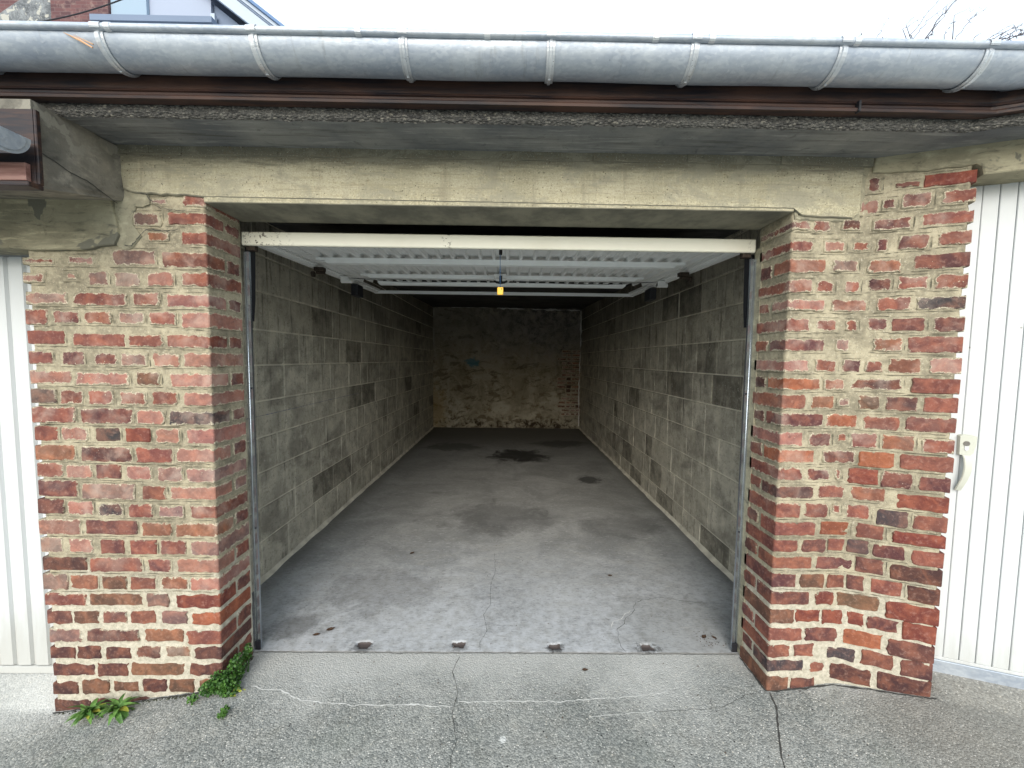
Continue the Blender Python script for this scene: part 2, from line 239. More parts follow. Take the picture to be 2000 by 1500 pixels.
def m_wood(name, c0, c1, axis=(1.0, 14, 14), r=0.45):
    n = N(name, r, 0, 0.4); p = n.pos(); g = n.noise(n.map(p, axis), 4, 6, 0.65, 0.3); a = n.noise(n.map(p, (1, 3, 3)), 2.3, 4)
    c = n.mix(n.ramp(g, 0.35, 0.68), c0, c1); c = n.mix(n.ramp(a, 0.5, 0.7, 0, 0.6), c, tuple(min(1, v * 1.7) for v in c1)); n.color(c); n.bump(g, 0.001, 0.6); return n.m
def m_paint(name, c, r=0.4, dirt=0.25, dcol=(0.35, 0.33, 0.27), spots=0.0, spec=0.4, grime=False):
    n = N(name, r, 0, spec); p = n.pos(); a = n.noise(p, 3.5, 5, 0.6); b = n.noise(p, 45, 5, 0.7, 0.5)
    cc = n.mix(n.mth('MULTIPLY', n.ramp(a, 0.42, 0.75), dirt), c, dcol); cc = n.mix(n.ramp(b, 0.64, 0.76, 0, dirt), cc, dcol)
    if spots:
        x = n.sep(p)[0]; near = n.mth('MAXIMUM', n.ramp(x, -0.95, -1.22), n.mth('MAXIMUM', n.ramp(n.mth('ABSOLUTE', n.mth('SUBTRACT', x, -0.295)), 0.03, 0.005), n.ramp(x, 1.10, 1.17)))
        m = n.mth('MULTIPLY', n.ramp(n.noise(p, 60, 4, 0.7), 0.56, 0.60), near); cc = n.mix(m, cc, (0.06, 0.045, 0.03))
    if grime:
        z = n.sep(p)[2]; g = n.ramp(n.mth('ADD', z, n.mth('MULTIPLY', n.mth('SUBTRACT', n.noise(n.map(p, (6, 6, 1)), 5, 5, 0.65), 0.5), 0.5)), 0.42, 0.0); cc = n.mix(n.mth('MULTIPLY', g, 0.4), cc, (0.30, 0.28, 0.22))
        cc = n.mix(n.mth('MULTIPLY', n.ramp(n.vor(p, 7), 0.035, 0.02), 0.7), cc, (0.2, 0.19, 0.16))
    n.color(cc); n.rough(n.ramp(b, 0.3, 0.7, r - 0.05, r + 0.12)); n.bump(n.mth('ADD', a, n.mth('MULTIPLY', b, 0.2)), 0.0008, 0.5); return n.m
def m_plain(name, c, r=0.6, metal=0.0, var=0.25, scale=30, spec=0.4):
    n = N(name, r, metal, spec); p = n.pos(); a = n.noise(p, scale, 4, 0.6)
    n.color(n.mix(n.ramp(a, 0.3, 0.7, 0, var), c, tuple(v * 0.35 for v in c))); n.bump(a, 0.001, 0.4); return n.m
def m_leaf(name, c0, c1):
    n = N(name, 0.5, 0, 0.35); p = n.pos(); rn = n.oi('Random'); a = n.noise(p, 45, 3)
    n.color(n.mix(n.ramp(n.mth('ADD', a, n.mth('MULTIPLY', n.mth('SUBTRACT', rn, 0.5), 0.3)), 0.3, 0.7), c0, c1)); n.b.inputs['Subsurface Weight'].default_value = 0.0; return n.m
def m_farbrick():
    n = N('far_brick', 0.9, spec=0.2); t = n.new('ShaderNodeTexBrick'); n.put(t.inputs['Vector'], n.map(n.pos(), (1, 1, 1), rot=(math.radians(90), 0, 0)))
    t.inputs['Scale'].default_value = 1.0; t.inputs['Brick Width'].default_value = 0.23; t.inputs['Row Height'].default_value = 0.075; t.inputs['Mortar Size'].default_value = 0.006
    n.put(t.inputs['Color1'], (0.15, 0.075, 0.075)); n.put(t.inputs['Color2'], (0.09, 0.05, 0.055)); n.put(t.inputs['Mortar'], (0.15, 0.10, 0.10))
    n.color(n.mix(n.ramp(n.noise(n.pos(), 7, 5, 0.7), 0.5, 0.7, 0, 0.6), t.outputs[0], (0.30, 0.22, 0.19))); return n.m

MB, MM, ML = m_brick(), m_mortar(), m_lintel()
MSOF = m_concrete('board_marked_concrete', (0.14, 0.15, 0.16), (0.25, 0.255, 0.245), grain=(0.8, 9, 9))
MFIN = m_concrete('patched_render', (0.15, 0.145, 0.125), (0.27, 0.25, 0.205), grain=(2, 2, 3), patch=(0.26, 0.25, 0.21))
MLL = m_concrete('dirty_yellow_concrete', (0.22, 0.205, 0.145), (0.38, 0.35, 0.245), grain=(1.2, 6, 8), patch=(0.17, 0.165, 0.13))
MCEM = m_concrete('smeared_cement', (0.24, 0.225, 0.165), (0.36, 0.335, 0.24), scale=2.0, grain=(2, 2, 3))
MPOINT = m_plain('shadowed_pointing', (0.13, 0.12, 0.085), 0.95, 0, 0.6, 60, 0.1)
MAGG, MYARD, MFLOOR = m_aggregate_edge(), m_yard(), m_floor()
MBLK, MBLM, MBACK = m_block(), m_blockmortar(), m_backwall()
MZ = m_zinc(); MZL = m_zinc('zinc_clip', (0.50, 0.54, 0.58), (0.72, 0.75, 0.77), 0.6, 0.32)
MGAL = m_plain('galvanised_steel', (0.52, 0.58, 0.64), 0.24, 0.9, 0.25, 25)
MWD = m_wood('brown_varnished_wood', (0.010, 0.009, 0.013), (0.055, 0.027, 0.018), r=0.55); MWL = m_wood('lit_tone_wood', (0.16, 0.07, 0.055), (0.30, 0.17, 0.14))  # second wood is the paler copy, light on the lower panel put into colour
MWHITE = m_paint('white_lacquer', (0.565, 0.595, 0.60), 0.38, 0.10, (0.46, 0.46, 0.41), grime=True)
MCREAM = m_paint('cream_lacquer', (0.79, 0.78, 0.66), 0.4, 0.18, (0.5, 0.46, 0.33), spots=1)
MGREYP = m_paint('grey_primer', (0.80, 0.81, 0.80), 0.45, 0.2, (0.5, 0.5, 0.48)); MGREYL = m_paint('light_grey_primer', (0.90, 0.93, 0.93), 0.4, 0.08, (0.45, 0.46, 0.44))
MDARK = m_plain('dark_painted_steel', (0.016, 0.017, 0.022), 0.6); MBLACK = m_plain('black_plastic', (0.012, 0.012, 0.014), 0.4)
MRUST = m_plain('rusty_steel', (0.085, 0.065, 0.05), 0.7, 0.5, 0.8, 120); MCABLE = m_plain('steel_cable', (0.10, 0.105, 0.11), 0.5, 0.6)
MBLUE = m_plain('blue_cord', (0.03, 0.09, 0.20), 0.6); MYEL = m_plain('yellow_plastic', (0.86, 0.50, 0.05), 0.45, 0, 0.1)
MHAND = m_paint('beige_handle', (0.52, 0.54, 0.47), 0.3, 0.1); MCYL = m_plain('brass_and_steel', (0.25, 0.24, 0.22), 0.3, 0.8)
MLEAF = m_leaf('rosette_green', (0.05, 0.13, 0.025), (0.15, 0.30, 0.07)); MIVY = m_leaf('weed_green', (0.025, 0.075, 0.012), (0.10, 0.23, 0.035)); MYL = m_leaf('yellowing_leaf', (0.3, 0.34, 0.05), (0.5, 0.5, 0.08))
MDRY = m_plain('dry_leaf', (0.085, 0.048, 0.028), 0.8, 0, 0.6, 90); MFARB = m_farbrick(); MSOIL = m_plain('damp_soil_and_moss', (0.05, 0.055, 0.03), 0.95, 0, 0.6, 90, 0.1); MCRK = m_plain('crack_grime', (0.055, 0.055, 0.05), 0.95); MWCRK = m_plain('lime_filled_crack', (0.72, 0.73, 0.70), 0.95, 0, 0.5, 60)
MSTRIP = m_plain('ragged_off_white', (0.66, 0.66, 0.62), 0.8, 0, 0.3); MSLATE = m_concrete('lichened_slate', (0.10, 0.11, 0.12), (0.24, 0.26, 0.27), scale=2, grain=(3, 3, 3), patch=(0.40, 0.40, 0.36))
MHOUSE = m_paint('pale_blue_render', (0.30, 0.39, 0.48), 0.8, 0.1, (0.26, 0.34, 0.42), spec=0.1); MHGREY = m_paint('grey_blue_cladding', (0.15, 0.20, 0.29), 0.6, 0.1, (0.12, 0.16, 0.22)); MHW = m_paint('white_boards', (0.42, 0.49, 0.58), 0.6, 0.05)
MBARK = m_plain('grey_bark', (0.09, 0.08, 0.09), 0.9); MTAR = m_plain('roofing_felt', (0.05, 0.05, 0.05), 0.9)
MCHALK = m_plain('blue_chalk', (0.08, 0.11, 0.26), 0.9, 0, 0.8, 25); MDARKC = m_concrete('dark_ceiling_concrete', (0.05, 0.05, 0.05), (0.09, 0.09, 0.085))
# ------------------------------------------------------------------ object helpers
def prop(o, label=None, cat=None, group=None, kind=None):
    if label: o['label'] = label
    if cat: o['category'] = cat
    if group: o['group'] = group
    if kind: o['kind'] = kind
    return o
def link(name, me, parent=None, loc=None, mat=None):
    o = bpy.data.objects.new(name, me); COL.objects.link(o)
    if parent: o.parent = parent
    if loc: o.location = loc
    return o
def empty(name, loc, label, cat, group=None):
    o = bpy.data.objects.new(name, None); o.empty_display_size = 0.1; COL.objects.link(o); o.location = loc
    return prop(o, label, cat, group)
def mesh(name, V, F, mat, smooth=False, center=None, attr=None, merge=False):
    me = bpy.data.meshes.new(name)
    if center is not None: V = [(v[0] - center[0], v[1] - center[1], v[2] - center[2]) for v in V]
    me.from_pydata([tuple(v) for v in V], [], F)
    if attr:
        a = me.attributes.new('edge', 'FLOAT', 'POINT'); a.data.foreach_set('value', attr)
    bm = bmesh.new(); bm.from_mesh(me)
    if merge: bmesh.ops.remove_doubles(bm, verts=bm.verts, dist=1e-5)
    bmesh.ops.recalc_face_normals(bm, faces=bm.faces); bm.to_mesh(me); bm.free()
    me.materials.append(mat)
    if smooth: me.polygons.foreach_set('use_smooth', [True] * len(me.polygons))
    me.update(); return me
def wl(parent):   # world -> child offset (things stand unrotated)
    return Vector(parent.location) if parent is not None else Vector((0, 0, 0))
def part(name, V, F, mat, parent=None, smooth=False, attr=None, merge=False, origin=None):
    """V in world coordinates; the object's origin is put at its middle"""
    xs = [v[0] for v in V]; ys = [v[1] for v in V]; zs = [v[2] for v in V]
    c = origin or ((min(xs) + max(xs)) / 2, (min(ys) + max(ys)) / 2, (min(zs) + max(zs)) / 2)
    me = mesh(name, V, F, mat, smooth, c, attr, merge)
    off = Vector((0, 0, 0)); q = parent
    while q is not None: off += Vector(q.location); q = q.parent
    return link(name, me, parent, Vector(c) - off)
class B:
    """collects simple shapes into one mesh"""
    def __init__(s): s.V = []; s.F = []
    def add(s, V, F):
        k = len(s.V); s.V += [tuple(v) for v in V]; s.F += [tuple(i + k for i in f) for f in F]; return s
    def box(s, x0, x1, y0, y1, z0, z1, bev=0.0, M=None):
        bm = bmesh.new(); bmesh.ops.create_cube(bm, size=1.0)
        for v in bm.verts: v.co = Vector(((x0 + x1) / 2 + v.co.x * (x1 - x0), (y0 + y1) / 2 + v.co.y * (y1 - y0), (z0 + z1) / 2 + v.co.z * (z1 - z0)))
        if bev: bmesh.ops.bevel(bm, geom=list(bm.edges), offset=bev, segments=1, affect='EDGES', profile=0.7)
        bm.verts.index_update(); V = [((M @ v.co) if M else v.co.copy()) for v in bm.verts]; F = [[v.index for v in f.verts] for f in bm.faces]; bm.free()
        return s.add(V, F)
    def tube(s, pts, r, n=8, caps=True):
        pts = [Vector(p) for p in pts]; rs = r if isinstance(r, (list, tuple)) else [r] * len(pts); V = []; F = []
        for i, p in enumerate(pts):
            t = (pts[min(i + 1, len(pts) - 1)] - pts[max(i - 1, 0)]).normalized(); a = t.cross(Vector((0, 0, 1)) if abs(t.z) < 0.9 else Vector((1, 0, 0))).normalized(); b = t.cross(a)
            for k in range(n):
                w = 2 * math.pi * k / n; V.append(p + (a * math.cos(w) + b * math.sin(w)) * rs[i])
        for i in range(len(pts) - 1):
            for k in range(n): F.append((i * n + k, i * n + (k + 1) % n, (i + 1) * n + (k + 1) % n, (i + 1) * n + k))
        if caps: F.append(tuple(range(n))); F.append(tuple((len(pts) - 1) * n + k for k in range(n)))
        return s.add(V, F)
    def prism(s, poly, f0, f1):
        """poly: 2-D points; f0, f1 map a point to both ends"""
        n = len(poly); V = [f0(*p) for p in poly] + [f1(*p) for p in poly]
        F = [tuple(range(n)), tuple(range(2 * n - 1, n - 1, -1))] + [(i, (i + 1) % n, n + (i + 1) % n, n + i) for i in range(n)]
        return s.add(V, F)
    def obj(s, name, mat, parent=None, smooth=False, **k): return part(name, s.V, s.F, mat, parent, smooth, **k)

# ------------------------------------------------------------------ the plan of the facade
FY = 1.61; BX = 1.455; TH = math.radians(20); DR = (math.cos(TH), -math.sin(TH)); NR = (-math.sin(TH), -math.cos(TH))
def P(u, dp, z):
    """point on the facade: u along it (bends at BX), dp into the wall"""
    if u <= BX: return (u, FY + dp, z)
    k = min(1.0, (u - BX) / 0.05)
    x, y = BX + (u - BX) * DR[0] - NR[0] * dp * k, FY + (u - BX) * DR[1] + dp * ((1 - k) + k * math.cos(TH))
    return (x, y, z)
def eave(off, x=None, L=None):
    """point of a line in front of the facade at distance off: x on the main run or L along the angled run"""
    bx = BX + 0.643 * off
    if x is not None: return (x, FY - off)
    return (bx + DR[0] * L, FY - off + DR[1] * L)
BCOL = {'r': (0.20, 0.072, 0.058), 'R': (0.19, 0.046, 0.036), 'O': (0.29, 0.095, 0.050), 'o': (0.23, 0.10, 0.065), 'p': (0.32, 0.155, 0.13), 'm': (0.13, 0.052, 0.052), 'd': (0.080, 0.036, 0.036), 'k': (0.06, 0.055, 0.06), 'g': (0.22, 0.14, 0.125), 'b': (0.13, 0.075, 0.05)}
def brick(parent, a0, a1, z0, z1, code, f, depth=0.10, corner=0, wear=1.0):
    """one brick; f maps (a, depth, z) to the world; corner=+1/-1 marks the end whose side face shows"""
    w, h = a1 - a0, z1 - z0; ca, cz = (a0 + a1) / 2, (z0 + z1) / 2
    r = min(0.012, h * 0.3) * rnd.uniform(0.4, 1.0); jit = 0.0016 * wear
    pts = []
    def arc(sx, sz, q0):
        rr = r * rnd.uniform(0.4, 1.2)
        if corner == sx: rr = 0.003
        for k in range(3):
            t = q0 + k * math.pi / 4; pts.append((sx * (w / 2 - rr) + rr * math.cos(t), sz * (h / 2 - rr) + rr * math.sin(t)))
    nl = max(2, int(w / 0.03))
    arc(1, 1, 0); pts += [(w / 2 * (1 - 2 * (k + 1) / (nl + 1)) * 0.92, h / 2) for k in range(nl)]
    arc(-1, 1, math.pi / 2); pts += [(-w / 2, h / 6), (-w / 2, -h / 6)]
    arc(-1, -1, math.pi); pts += [(w / 2 * (-1 + 2 * (k + 1) / (nl + 1)) * 0.92, -h / 2) for k in range(nl)]
    arc(1, -1, 1.5 * math.pi); pts += [(w / 2, -h / 6), (w / 2, h / 6)]
    pts = [(p[0] + (rnd.gauss(0, jit) if not (corner and p[0] * corner > w / 2 - 0.006) else 0), p[1] + rnd.gauss(0, jit)) for p in pts]
    n = len(pts); proud = rnd.uniform(-0.0025, 0.0025); tx, tz = rnd.uniform(-0.01, 0.01), rnd.uniform(-0.03, 0.03)
    def sh(p, ins):
        k = max(0.0, 1 - ins / (w / 2)); kz = max(0.15, 1 - ins / (h / 2)); return (p[0] * k, p[1] * kz)
    V = []; A = []
    def ring(dp, ins, edge):
        for p in pts:
            q = sh(p, ins); d = dp + proud + (q[0] * tx + q[1] * tz if dp < 0.01 else 0)
            V.append(f(ca + q[0], d, cz + q[1]))
            e = edge
            if corner and p[0] * corner > w / 2 - 0.006: e = max(edge, min(0.013, h / 2 - abs(p[1])))
            A.append(e)
    ring(depth, 0.0, 0.0)
    if corner: ring(depth - 0.012, 0.0, 0.013); ring(depth * 0.5, 0.0, 0.02)
    ring(0.0035, 0.0, 0.0); ring(0.0, 0.0028, 0.003); ring(-0.0008, 0.012, 0.013)
    if corner:   # keep top and bottom edges of the side face at zero distance
        m = len(pts)
        for k in range(1, 3):
            for i, p in enumerate(pts): A[k * m + i] = min(A[k * m + i], max(0.0, h / 2 - abs(p[1]))) if p[0] * corner > w / 2 - 0.006 else 0.0
    R = len(V) // n; F = []
    for k in range(R - 1):
        for i in range(n): F.append((k * n + i, k * n + (i + 1) % n, (k + 1) * n + (i + 1) % n, (k + 1) * n + i))
    c0 = (R - 1) * n
    V.append(f(ca - w * 0.28, -0.0008 + proud, cz)); V.append(f(ca + w * 0.28, -0.0008 + proud, cz)); A += [0.022, 0.022]; ia, ib = len(V) - 2, len(V) - 1
    for i in range(n):
        j = (i + 1) % n; mid = (pts[i][0] + pts[j][0]) / 2; F.append((c0 + i, c0 + j, ib if mid > 0 else ia))
    # seam triangles between the two middle points
    for i in range(n):
        j = (i + 1) % n; a = (pts[(i - 1) % n][0] + pts[i][0]) / 2 > 0; b = (pts[i][0] + pts[j][0]) / 2 > 0
        if a != b: F.append((c0 + i, ia, ib))
    o = part('brick', V, F, MB, parent, smooth=False, attr=A)
    c = BCOL[code[0]]; v = rnd.uniform(0.85, 1.15); o.color = (c[0] * v, c[1] * v * rnd.uniform(0.92, 1.08), c[2] * v, int(code[1]) / 9.0)
    return o
def sheet(name, path, z0, z1, mat, parent, step=0.011, amp=0.003, recess=0.0042, top=None):
    """rough mortar skin along a plan path [(x, y, nx, ny)] sampled densely, pushed in by recess"""
    nz = int((z1 - z0) / step); V = []; F = []
    for (x, y, nx, ny) in path:
        for k in range(nz + 1):
            z = z0 + (z1 - z0) * k / nz; q = Vector((x * 21, y * 21, z * 21)); d = mn.noise(q) * amp + mn.noise(q * 4.3) * amp * 0.6
            V.append((x - nx * (recess - d), y - ny * (recess - d), z))
    m = nz + 1
    for i in range(len(path) - 1):
        for k in range(nz): F.append((i * m + k, (i + 1) * m + k, (i + 1) * m + k + 1, i * m + k + 1))
    return part(name, V, F, mat, parent, smooth=True)
def walk(pts, step=0.011):
    """dense plan path with outward normals (outward = right-hand side reversed)"""
    out = []
    for (a, b) in zip(pts[:-1], pts[1:]):
        L = math.dist(a, b); n = max(1, int(L / step)); tx, ty = (b[0] - a[0]) / L, (b[1] - a[1]) / L
        for k in range(0 if a is pts[0] else 1, n + (1 if b is pts[-1] else 0)): out.append((a[0] + tx * L * k / n, a[1] + ty * L * k / n, ty, -tx))
    return out

# ================================================================== GROUND
def hground(x, y):
    sm = lambda t: 0 if t <= 0 else (1 if t >= 1 else t * t * (3 - 2 * t))
    z = -0.112 * min(1.0, max(0, (-1.2 - x) / 0.77)) + 0.078 * min(1.0, max(0, (x - 1.2) / 0.6))
    if x < -1.9: z += 0.5 * max(0.0, min(0.13, y - 1.61)) * sm((-1.9 - x) / 0.1)
    if x > 1.8:
        d = (y - (FY - (x - BX) * math.tan(TH))) * math.cos(TH); z += 0.38 * max(0.0, min(0.14, d))
    z -= 0.012 * max(0.0, min(3.0, 1.3 - y)); z += mn.noise(Vector((x * 2.2, y * 2.2, 0))) * 0.006 * min(1.0, max(0.0, (1.75 - y) * 8)) - 0.001
    if y > 1.825 and -1.7 < x < 1.7: z -= 0.12
    return z
def axis(lo, hi, step, far):
    a = [lo + (hi - lo) * k / round((hi - lo) / step) for k in range(round((hi - lo) / step) + 1)]
    return [lo - (far + lo) * (k / 8) ** 2 for k in range(8, 0, -1)] + a + [hi + (far - hi) * (k / 8) ** 2 for k in range(1, 9)]
gx = axis(-3.2, 3.2, 0.025, 150.0); gy = axis(0.6, 1.9, 0.0125, 150.0)
V = [(x, y, hground(max(-3.2, min(3.2, x)), max(-1.5, min(1.9, y)))) for x in gx for y in gy]; m = len(gy)
F = [(i * m + j, (i + 1) * m + j, (i + 1) * m + j + 1, i * m + j + 1) for i in range(len(gx) - 1) for j in range(m - 1)]
ground = part('yard_ground', V, F, MYARD, smooth=True); prop(ground, kind='structure')
# garage floor: one slab with a worn nose and four chipped pockets along the threshold
fx = [-1.60 + 3.14 * k / 460 for k in range(461)]; fy = [1.817 + 0.006 * k for k in range(30)] + [2.0 + 6.15 * (k / 50) ** 1.3 for k in range(51)]
HOL = [(-0.715, 1.868, 0.036, 0.026), (-0.235, 1.874, 0.033, 0.022), (0.249, 1.866, 0.033, 0.022), (0.718, 1.862, 0.034, 0.024)]
def hfloor(x, y):
    z = 0.002 + mn.noise(Vector((x * 1.3, y * 1.3, 3))) * 0.003 + mn.noise(Vector((x * 30, y * 30, 1))) * 0.0005
    nz = mn.noise(Vector((x * 38, y * 38, 5))); e = 1.8235 + mn.noise(Vector((x * 9, 2, 2))) * 0.005 + mn.noise(Vector((x * 34, 2, 2))) * 0.004
    if y < e: z -= (e - y) * 0.7
    for (cx, cy, rx, ry) in HOL:
        r = ((abs(x - cx) / rx) ** 4 + (abs(y - cy) / ry) ** 4) ** 0.25 + nz * 0.55 + 0.35 * mn.noise(Vector((x * 90, y * 90, 5)))
        if r < 1: z -= min(0.013, (1 - r) * 0.035 + 0.002) + nz * 0.004
    return z
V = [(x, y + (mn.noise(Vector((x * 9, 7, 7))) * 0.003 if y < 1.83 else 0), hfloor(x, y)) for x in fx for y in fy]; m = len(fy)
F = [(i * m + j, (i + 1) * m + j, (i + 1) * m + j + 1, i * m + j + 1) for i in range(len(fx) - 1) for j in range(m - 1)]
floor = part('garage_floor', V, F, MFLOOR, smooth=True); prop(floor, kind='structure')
def crack(pts, w, mat, parent, name='crack', hf=hground, up=0.0012, wob=0.006):
    P2 = []
    for a, b in zip(pts[:-1], pts[1:]):
        n = max(2, int(math.dist(a, b) / 0.012))
        for k in range(n): P2.append((a[0] + (b[0] - a[0]) * k / n, a[1] + (b[1] - a[1]) * k / n))
    P2.append(pts[-1]); V = []; F = []
    for i, p in enumerate(P2):
        a, b = P2[max(0, i - 1)], P2[min(len(P2) - 1, i + 1)]; L = math.dist(a, b) or 1; nx, ny = -(b[1] - a[1]) / L, (b[0] - a[0]) / L
        o = mn.noise(Vector((p[0] * 24, p[1] * 24, 9))) * wob + mn.noise(Vector((p[0] * 90, p[1] * 90, 4))) * wob * 0.4
        ww = w * (0.35 + 0.9 * abs(mn.noise(Vector((p[0] * 40, p[1] * 40, 0.5))))) * (0.25 if i in (0, len(P2) - 1) else 1)
        for s_ in (-1, 1):
            x, y = p[0] + nx * (o + s_ * ww), p[1] + ny * (o + s_ * ww); V.append((x, y, hf(x, y) + up))
    for i in range(len(P2) - 1): F.append((2 * i, 2 * i + 1, 2 * i + 3, 2 * i + 2))
    return part(name, V, F, mat, parent)
crack([(-0.225, 1.80), (-0.245, 1.70), (-0.205, 1.60), (-0.215, 1.5), (-0.185, 1.38), (-0.195, 1.25), (-0.15, 1.0)], 0.0016, MCRK, ground)
crack([(1.165, 1.60), (1.15, 1.53), (1.08, 1.42), (1.02, 1.32), (0.98, 1.2), (0.9, 0.95)], 0.0045, MCRK, ground)
crack([(1.15, 1.60), (1.05, 1.585), (0.93, 1.53), (0.78, 1.515), (0.62, 1.505)], 0.0011, MCRK, ground)
crack([(0.62, 1.505), (0.45, 1.49), (0.34, 1.475)], 0.002, MWCRK, ground, 'lime_line')
crack([(-1.12, 1.62), (-0.98, 1.60), (-0.86, 1.55), (-0.70, 1.53), (-0.5, 1.525), (-0.33, 1.53), (-0.22, 1.52)], 0.004, MWCRK, ground, 'lime_line', wob=0.01)
crack([(-0.2, 1.545), (0.0, 1.55), (0.25, 1.548), (0.5, 1.57), (0.72, 1.6)], 0.003, MWCRK, ground, 'lime_line', wob=0.008)
fl = lambda x, y: hfloor(x, y)
crack([(-0.125, 1.825), (-0.13, 1.89), (-0.10, 1.97), (-0.125, 2.1), (-0.09, 2.2), (-0.10, 2.38), (-0.075, 2.55), (-0.09, 2.8)], 0.0013, MCRK, floor, hf=fl)
crack([(0.60, 1.825), (0.585, 1.90), (0.60, 1.98), (0.66, 2.05), (0.72, 2.11), (0.78, 2.22), (0.92, 2.27), (1.1, 2.23), (1.3, 2.21)], 0.0016, MCRK, floor, hf=fl, wob=0.012)
crack([(0.575, 2.0), (0.60, 2.05), (0.68, 2.10), (0.72, 2.15)], 0.0035, MWCRK, floor, 'lime_line', hf=fl, wob=0.012)

crack([(-1.975, 1.604), (-1.7, 1.603), (-1.45, 1.604), (-1.235, 1.604), (-1.232, 1.7), (-1.233, 1.8)], 0.006, MCRK, ground, 'foot_grime', wob=0.006)
crack([(1.155, 1.80), (1.154, 1.7), (1.152, 1.605), (1.3, 1.603), (1.45, 1.602), (1.6, 1.55), (1.785, 1.485)], 0.006, MCRK, ground, 'foot_grime', wob=0.006)
crack([(-1.24, 1.8165), (-0.6, 1.8155), (0.0, 1.8165), (0.6, 1.816), (1.15, 1.8165)], 0.0018, MCRK, ground, 'joint_line', wob=0.007, up=0.003)
# ================================================================== BRICK PIERS
def coarse_rows(rows):
    return [tuple([int(v) / 1000 for v in t.split(',')[:4]] + [t.split(',')[4]]) for t in rows.split()]
XL, XR = -1.237, 1.160       # jamb faces
PB = 1.822                   # back of the jambs
def grp_rows(rows):
    rs = []
    for b in rows:
        zc = (b[2] + b[3]) / 2
        for r in rs:
            if abs(r[0] - zc) < 0.024: r[1].append(b); break
        else: rs.append([zc, [b]])
    return rs
def build_pier(name, data, side, label):
    X = XL if side == 'L' else XR
    t = empty(name, ((-1.6 if side == 'L' else 1.45), FY + 0.1, -0.1 if side == 'L' else 0.0), label, 'brick pier')
    if side == 'L':
        path = walk([(-1.968, 1.80), (-1.968, FY), (XL, FY), (XL, PB)])
    else:
        e = P(1.785, 0, 0); bk = (e[0] - NR[0] * 0.2, e[1] - NR[1] * 0.2); bb = P(BX, 0, 0)
        path = walk([(XR, PB), (XR, FY), (BX - 0.04, FY), (BX - 0.012, FY - 0.001), (BX + 0.012, FY - 0.006), (BX + 0.04 * DR[0], FY + 0.04 * DR[1]), (e[0], e[1]), bk])
    mo = sheet('mortar', path, -0.2, 2.10 if side == 'L' else 2.262, MM, t)
    PV, PF = [], []
    def rib(p0, p1, w):
        n = max(2, int(math.dist(p0, p1) / 0.009)); k0 = len(PV); hz = abs(p1[1] - p0[1]) < 0.01
        for k in range(n + 1):
            a, z = p0[0] + (p1[0] - p0[0]) * k / n, p0[1] + (p1[1] - p0[1]) * k / n; o = mn.noise(Vector((a * 40, z * 40, 3))) * 0.0028; ww = w * max(0.0, 0.75 + 1.5 * mn.noise(Vector((a * 30, z * 30, 8)))) * (0 if k in (0, n) else 1)
            for s_ in (-1, 1): PV.append(P(a + (0 if hz else o + s_ * ww), 0.0008, z + (o + s_ * ww if hz else 0)))
        PF.extend([(k0 + 2 * i, k0 + 2 * i + 1, k0 + 2 * i + 3, k0 + 2 * i + 2) for i in range(n)])
    for zc, bs in grp_rows(coarse_rows(data)):
        wear = 1.0 if zc > 0.5 else 1.6
        key = [b for b in bs if (abs(b[1] - XL) < 0.03 if side == 'L' else abs(b[0] - XR) < 0.03)]
        for b in bs:
            a0, a1, z0, z1, c = b
            if z0 > 0.42:
                hi_ = -1.25 if side == 'L' else 1.77; lo_ = -1.96 if side == 'L' else 1.165
                rib((max(lo_, a0 - 0.014), z0 - 0.0075), (min(hi_, a1 + 0.014), z0 - 0.0075), 0.0011)
                if rnd.random() < 0.5: rib((max(lo_, a0 - 0.01), z1 + 0.006), (min(hi_, a1 + 0.01), z1 + 0.006), 0.0008)
                if b not in key and a1 + 0.008 < hi_ and rnd.random() < 0.75: rib((a1 + 0.0085, z0), (a1 + 0.0085, z1), 0.0012)
            if b in key:
                short = (a1 - a0) < 0.128; d = 0.198 if short else 0.098
                if side == 'L': a1 = XL + 0.001
                else: a0 = XR - 0.001
                brick(t, a0, a1, z0, z1, c, P, d, 1 if side == 'L' else -1, wear)
                # the rest of the course round the corner, in the jamb
                if not short:
                    f = (lambda a, dp, z: (XL - dp, a, z)) if side == 'L' else (lambda a, dp, z: (XR + dp, a, z))
                    code = rnd.choice('rmmdgmr') + str(max(0, min(6, int(c[1]) + rnd.choice((0, 0, 1)))))
                    if zc < 0.5: code = rnd.choice('dmdr') + '1'
                    brick(t, FY + 0.116, FY + 0.199, z0 + rnd.uniform(-.003, .003), z1 + rnd.uniform(-.003, .003), code, f, 0.09, 0, wear)
            else:
                if a0 < BX < a1 and a1 - BX < 0.02: pass
                brick(t, a0, a1, z0, z1, c, P, 0.095, (-1 if a0 < -1.95 else 0) if side == 'L' else (1 if a1 > 1.78 else 0), wear)
    part('pointing_lines', PV, PF, MPOINT, t)['kind'] = 'stuff'
    return t
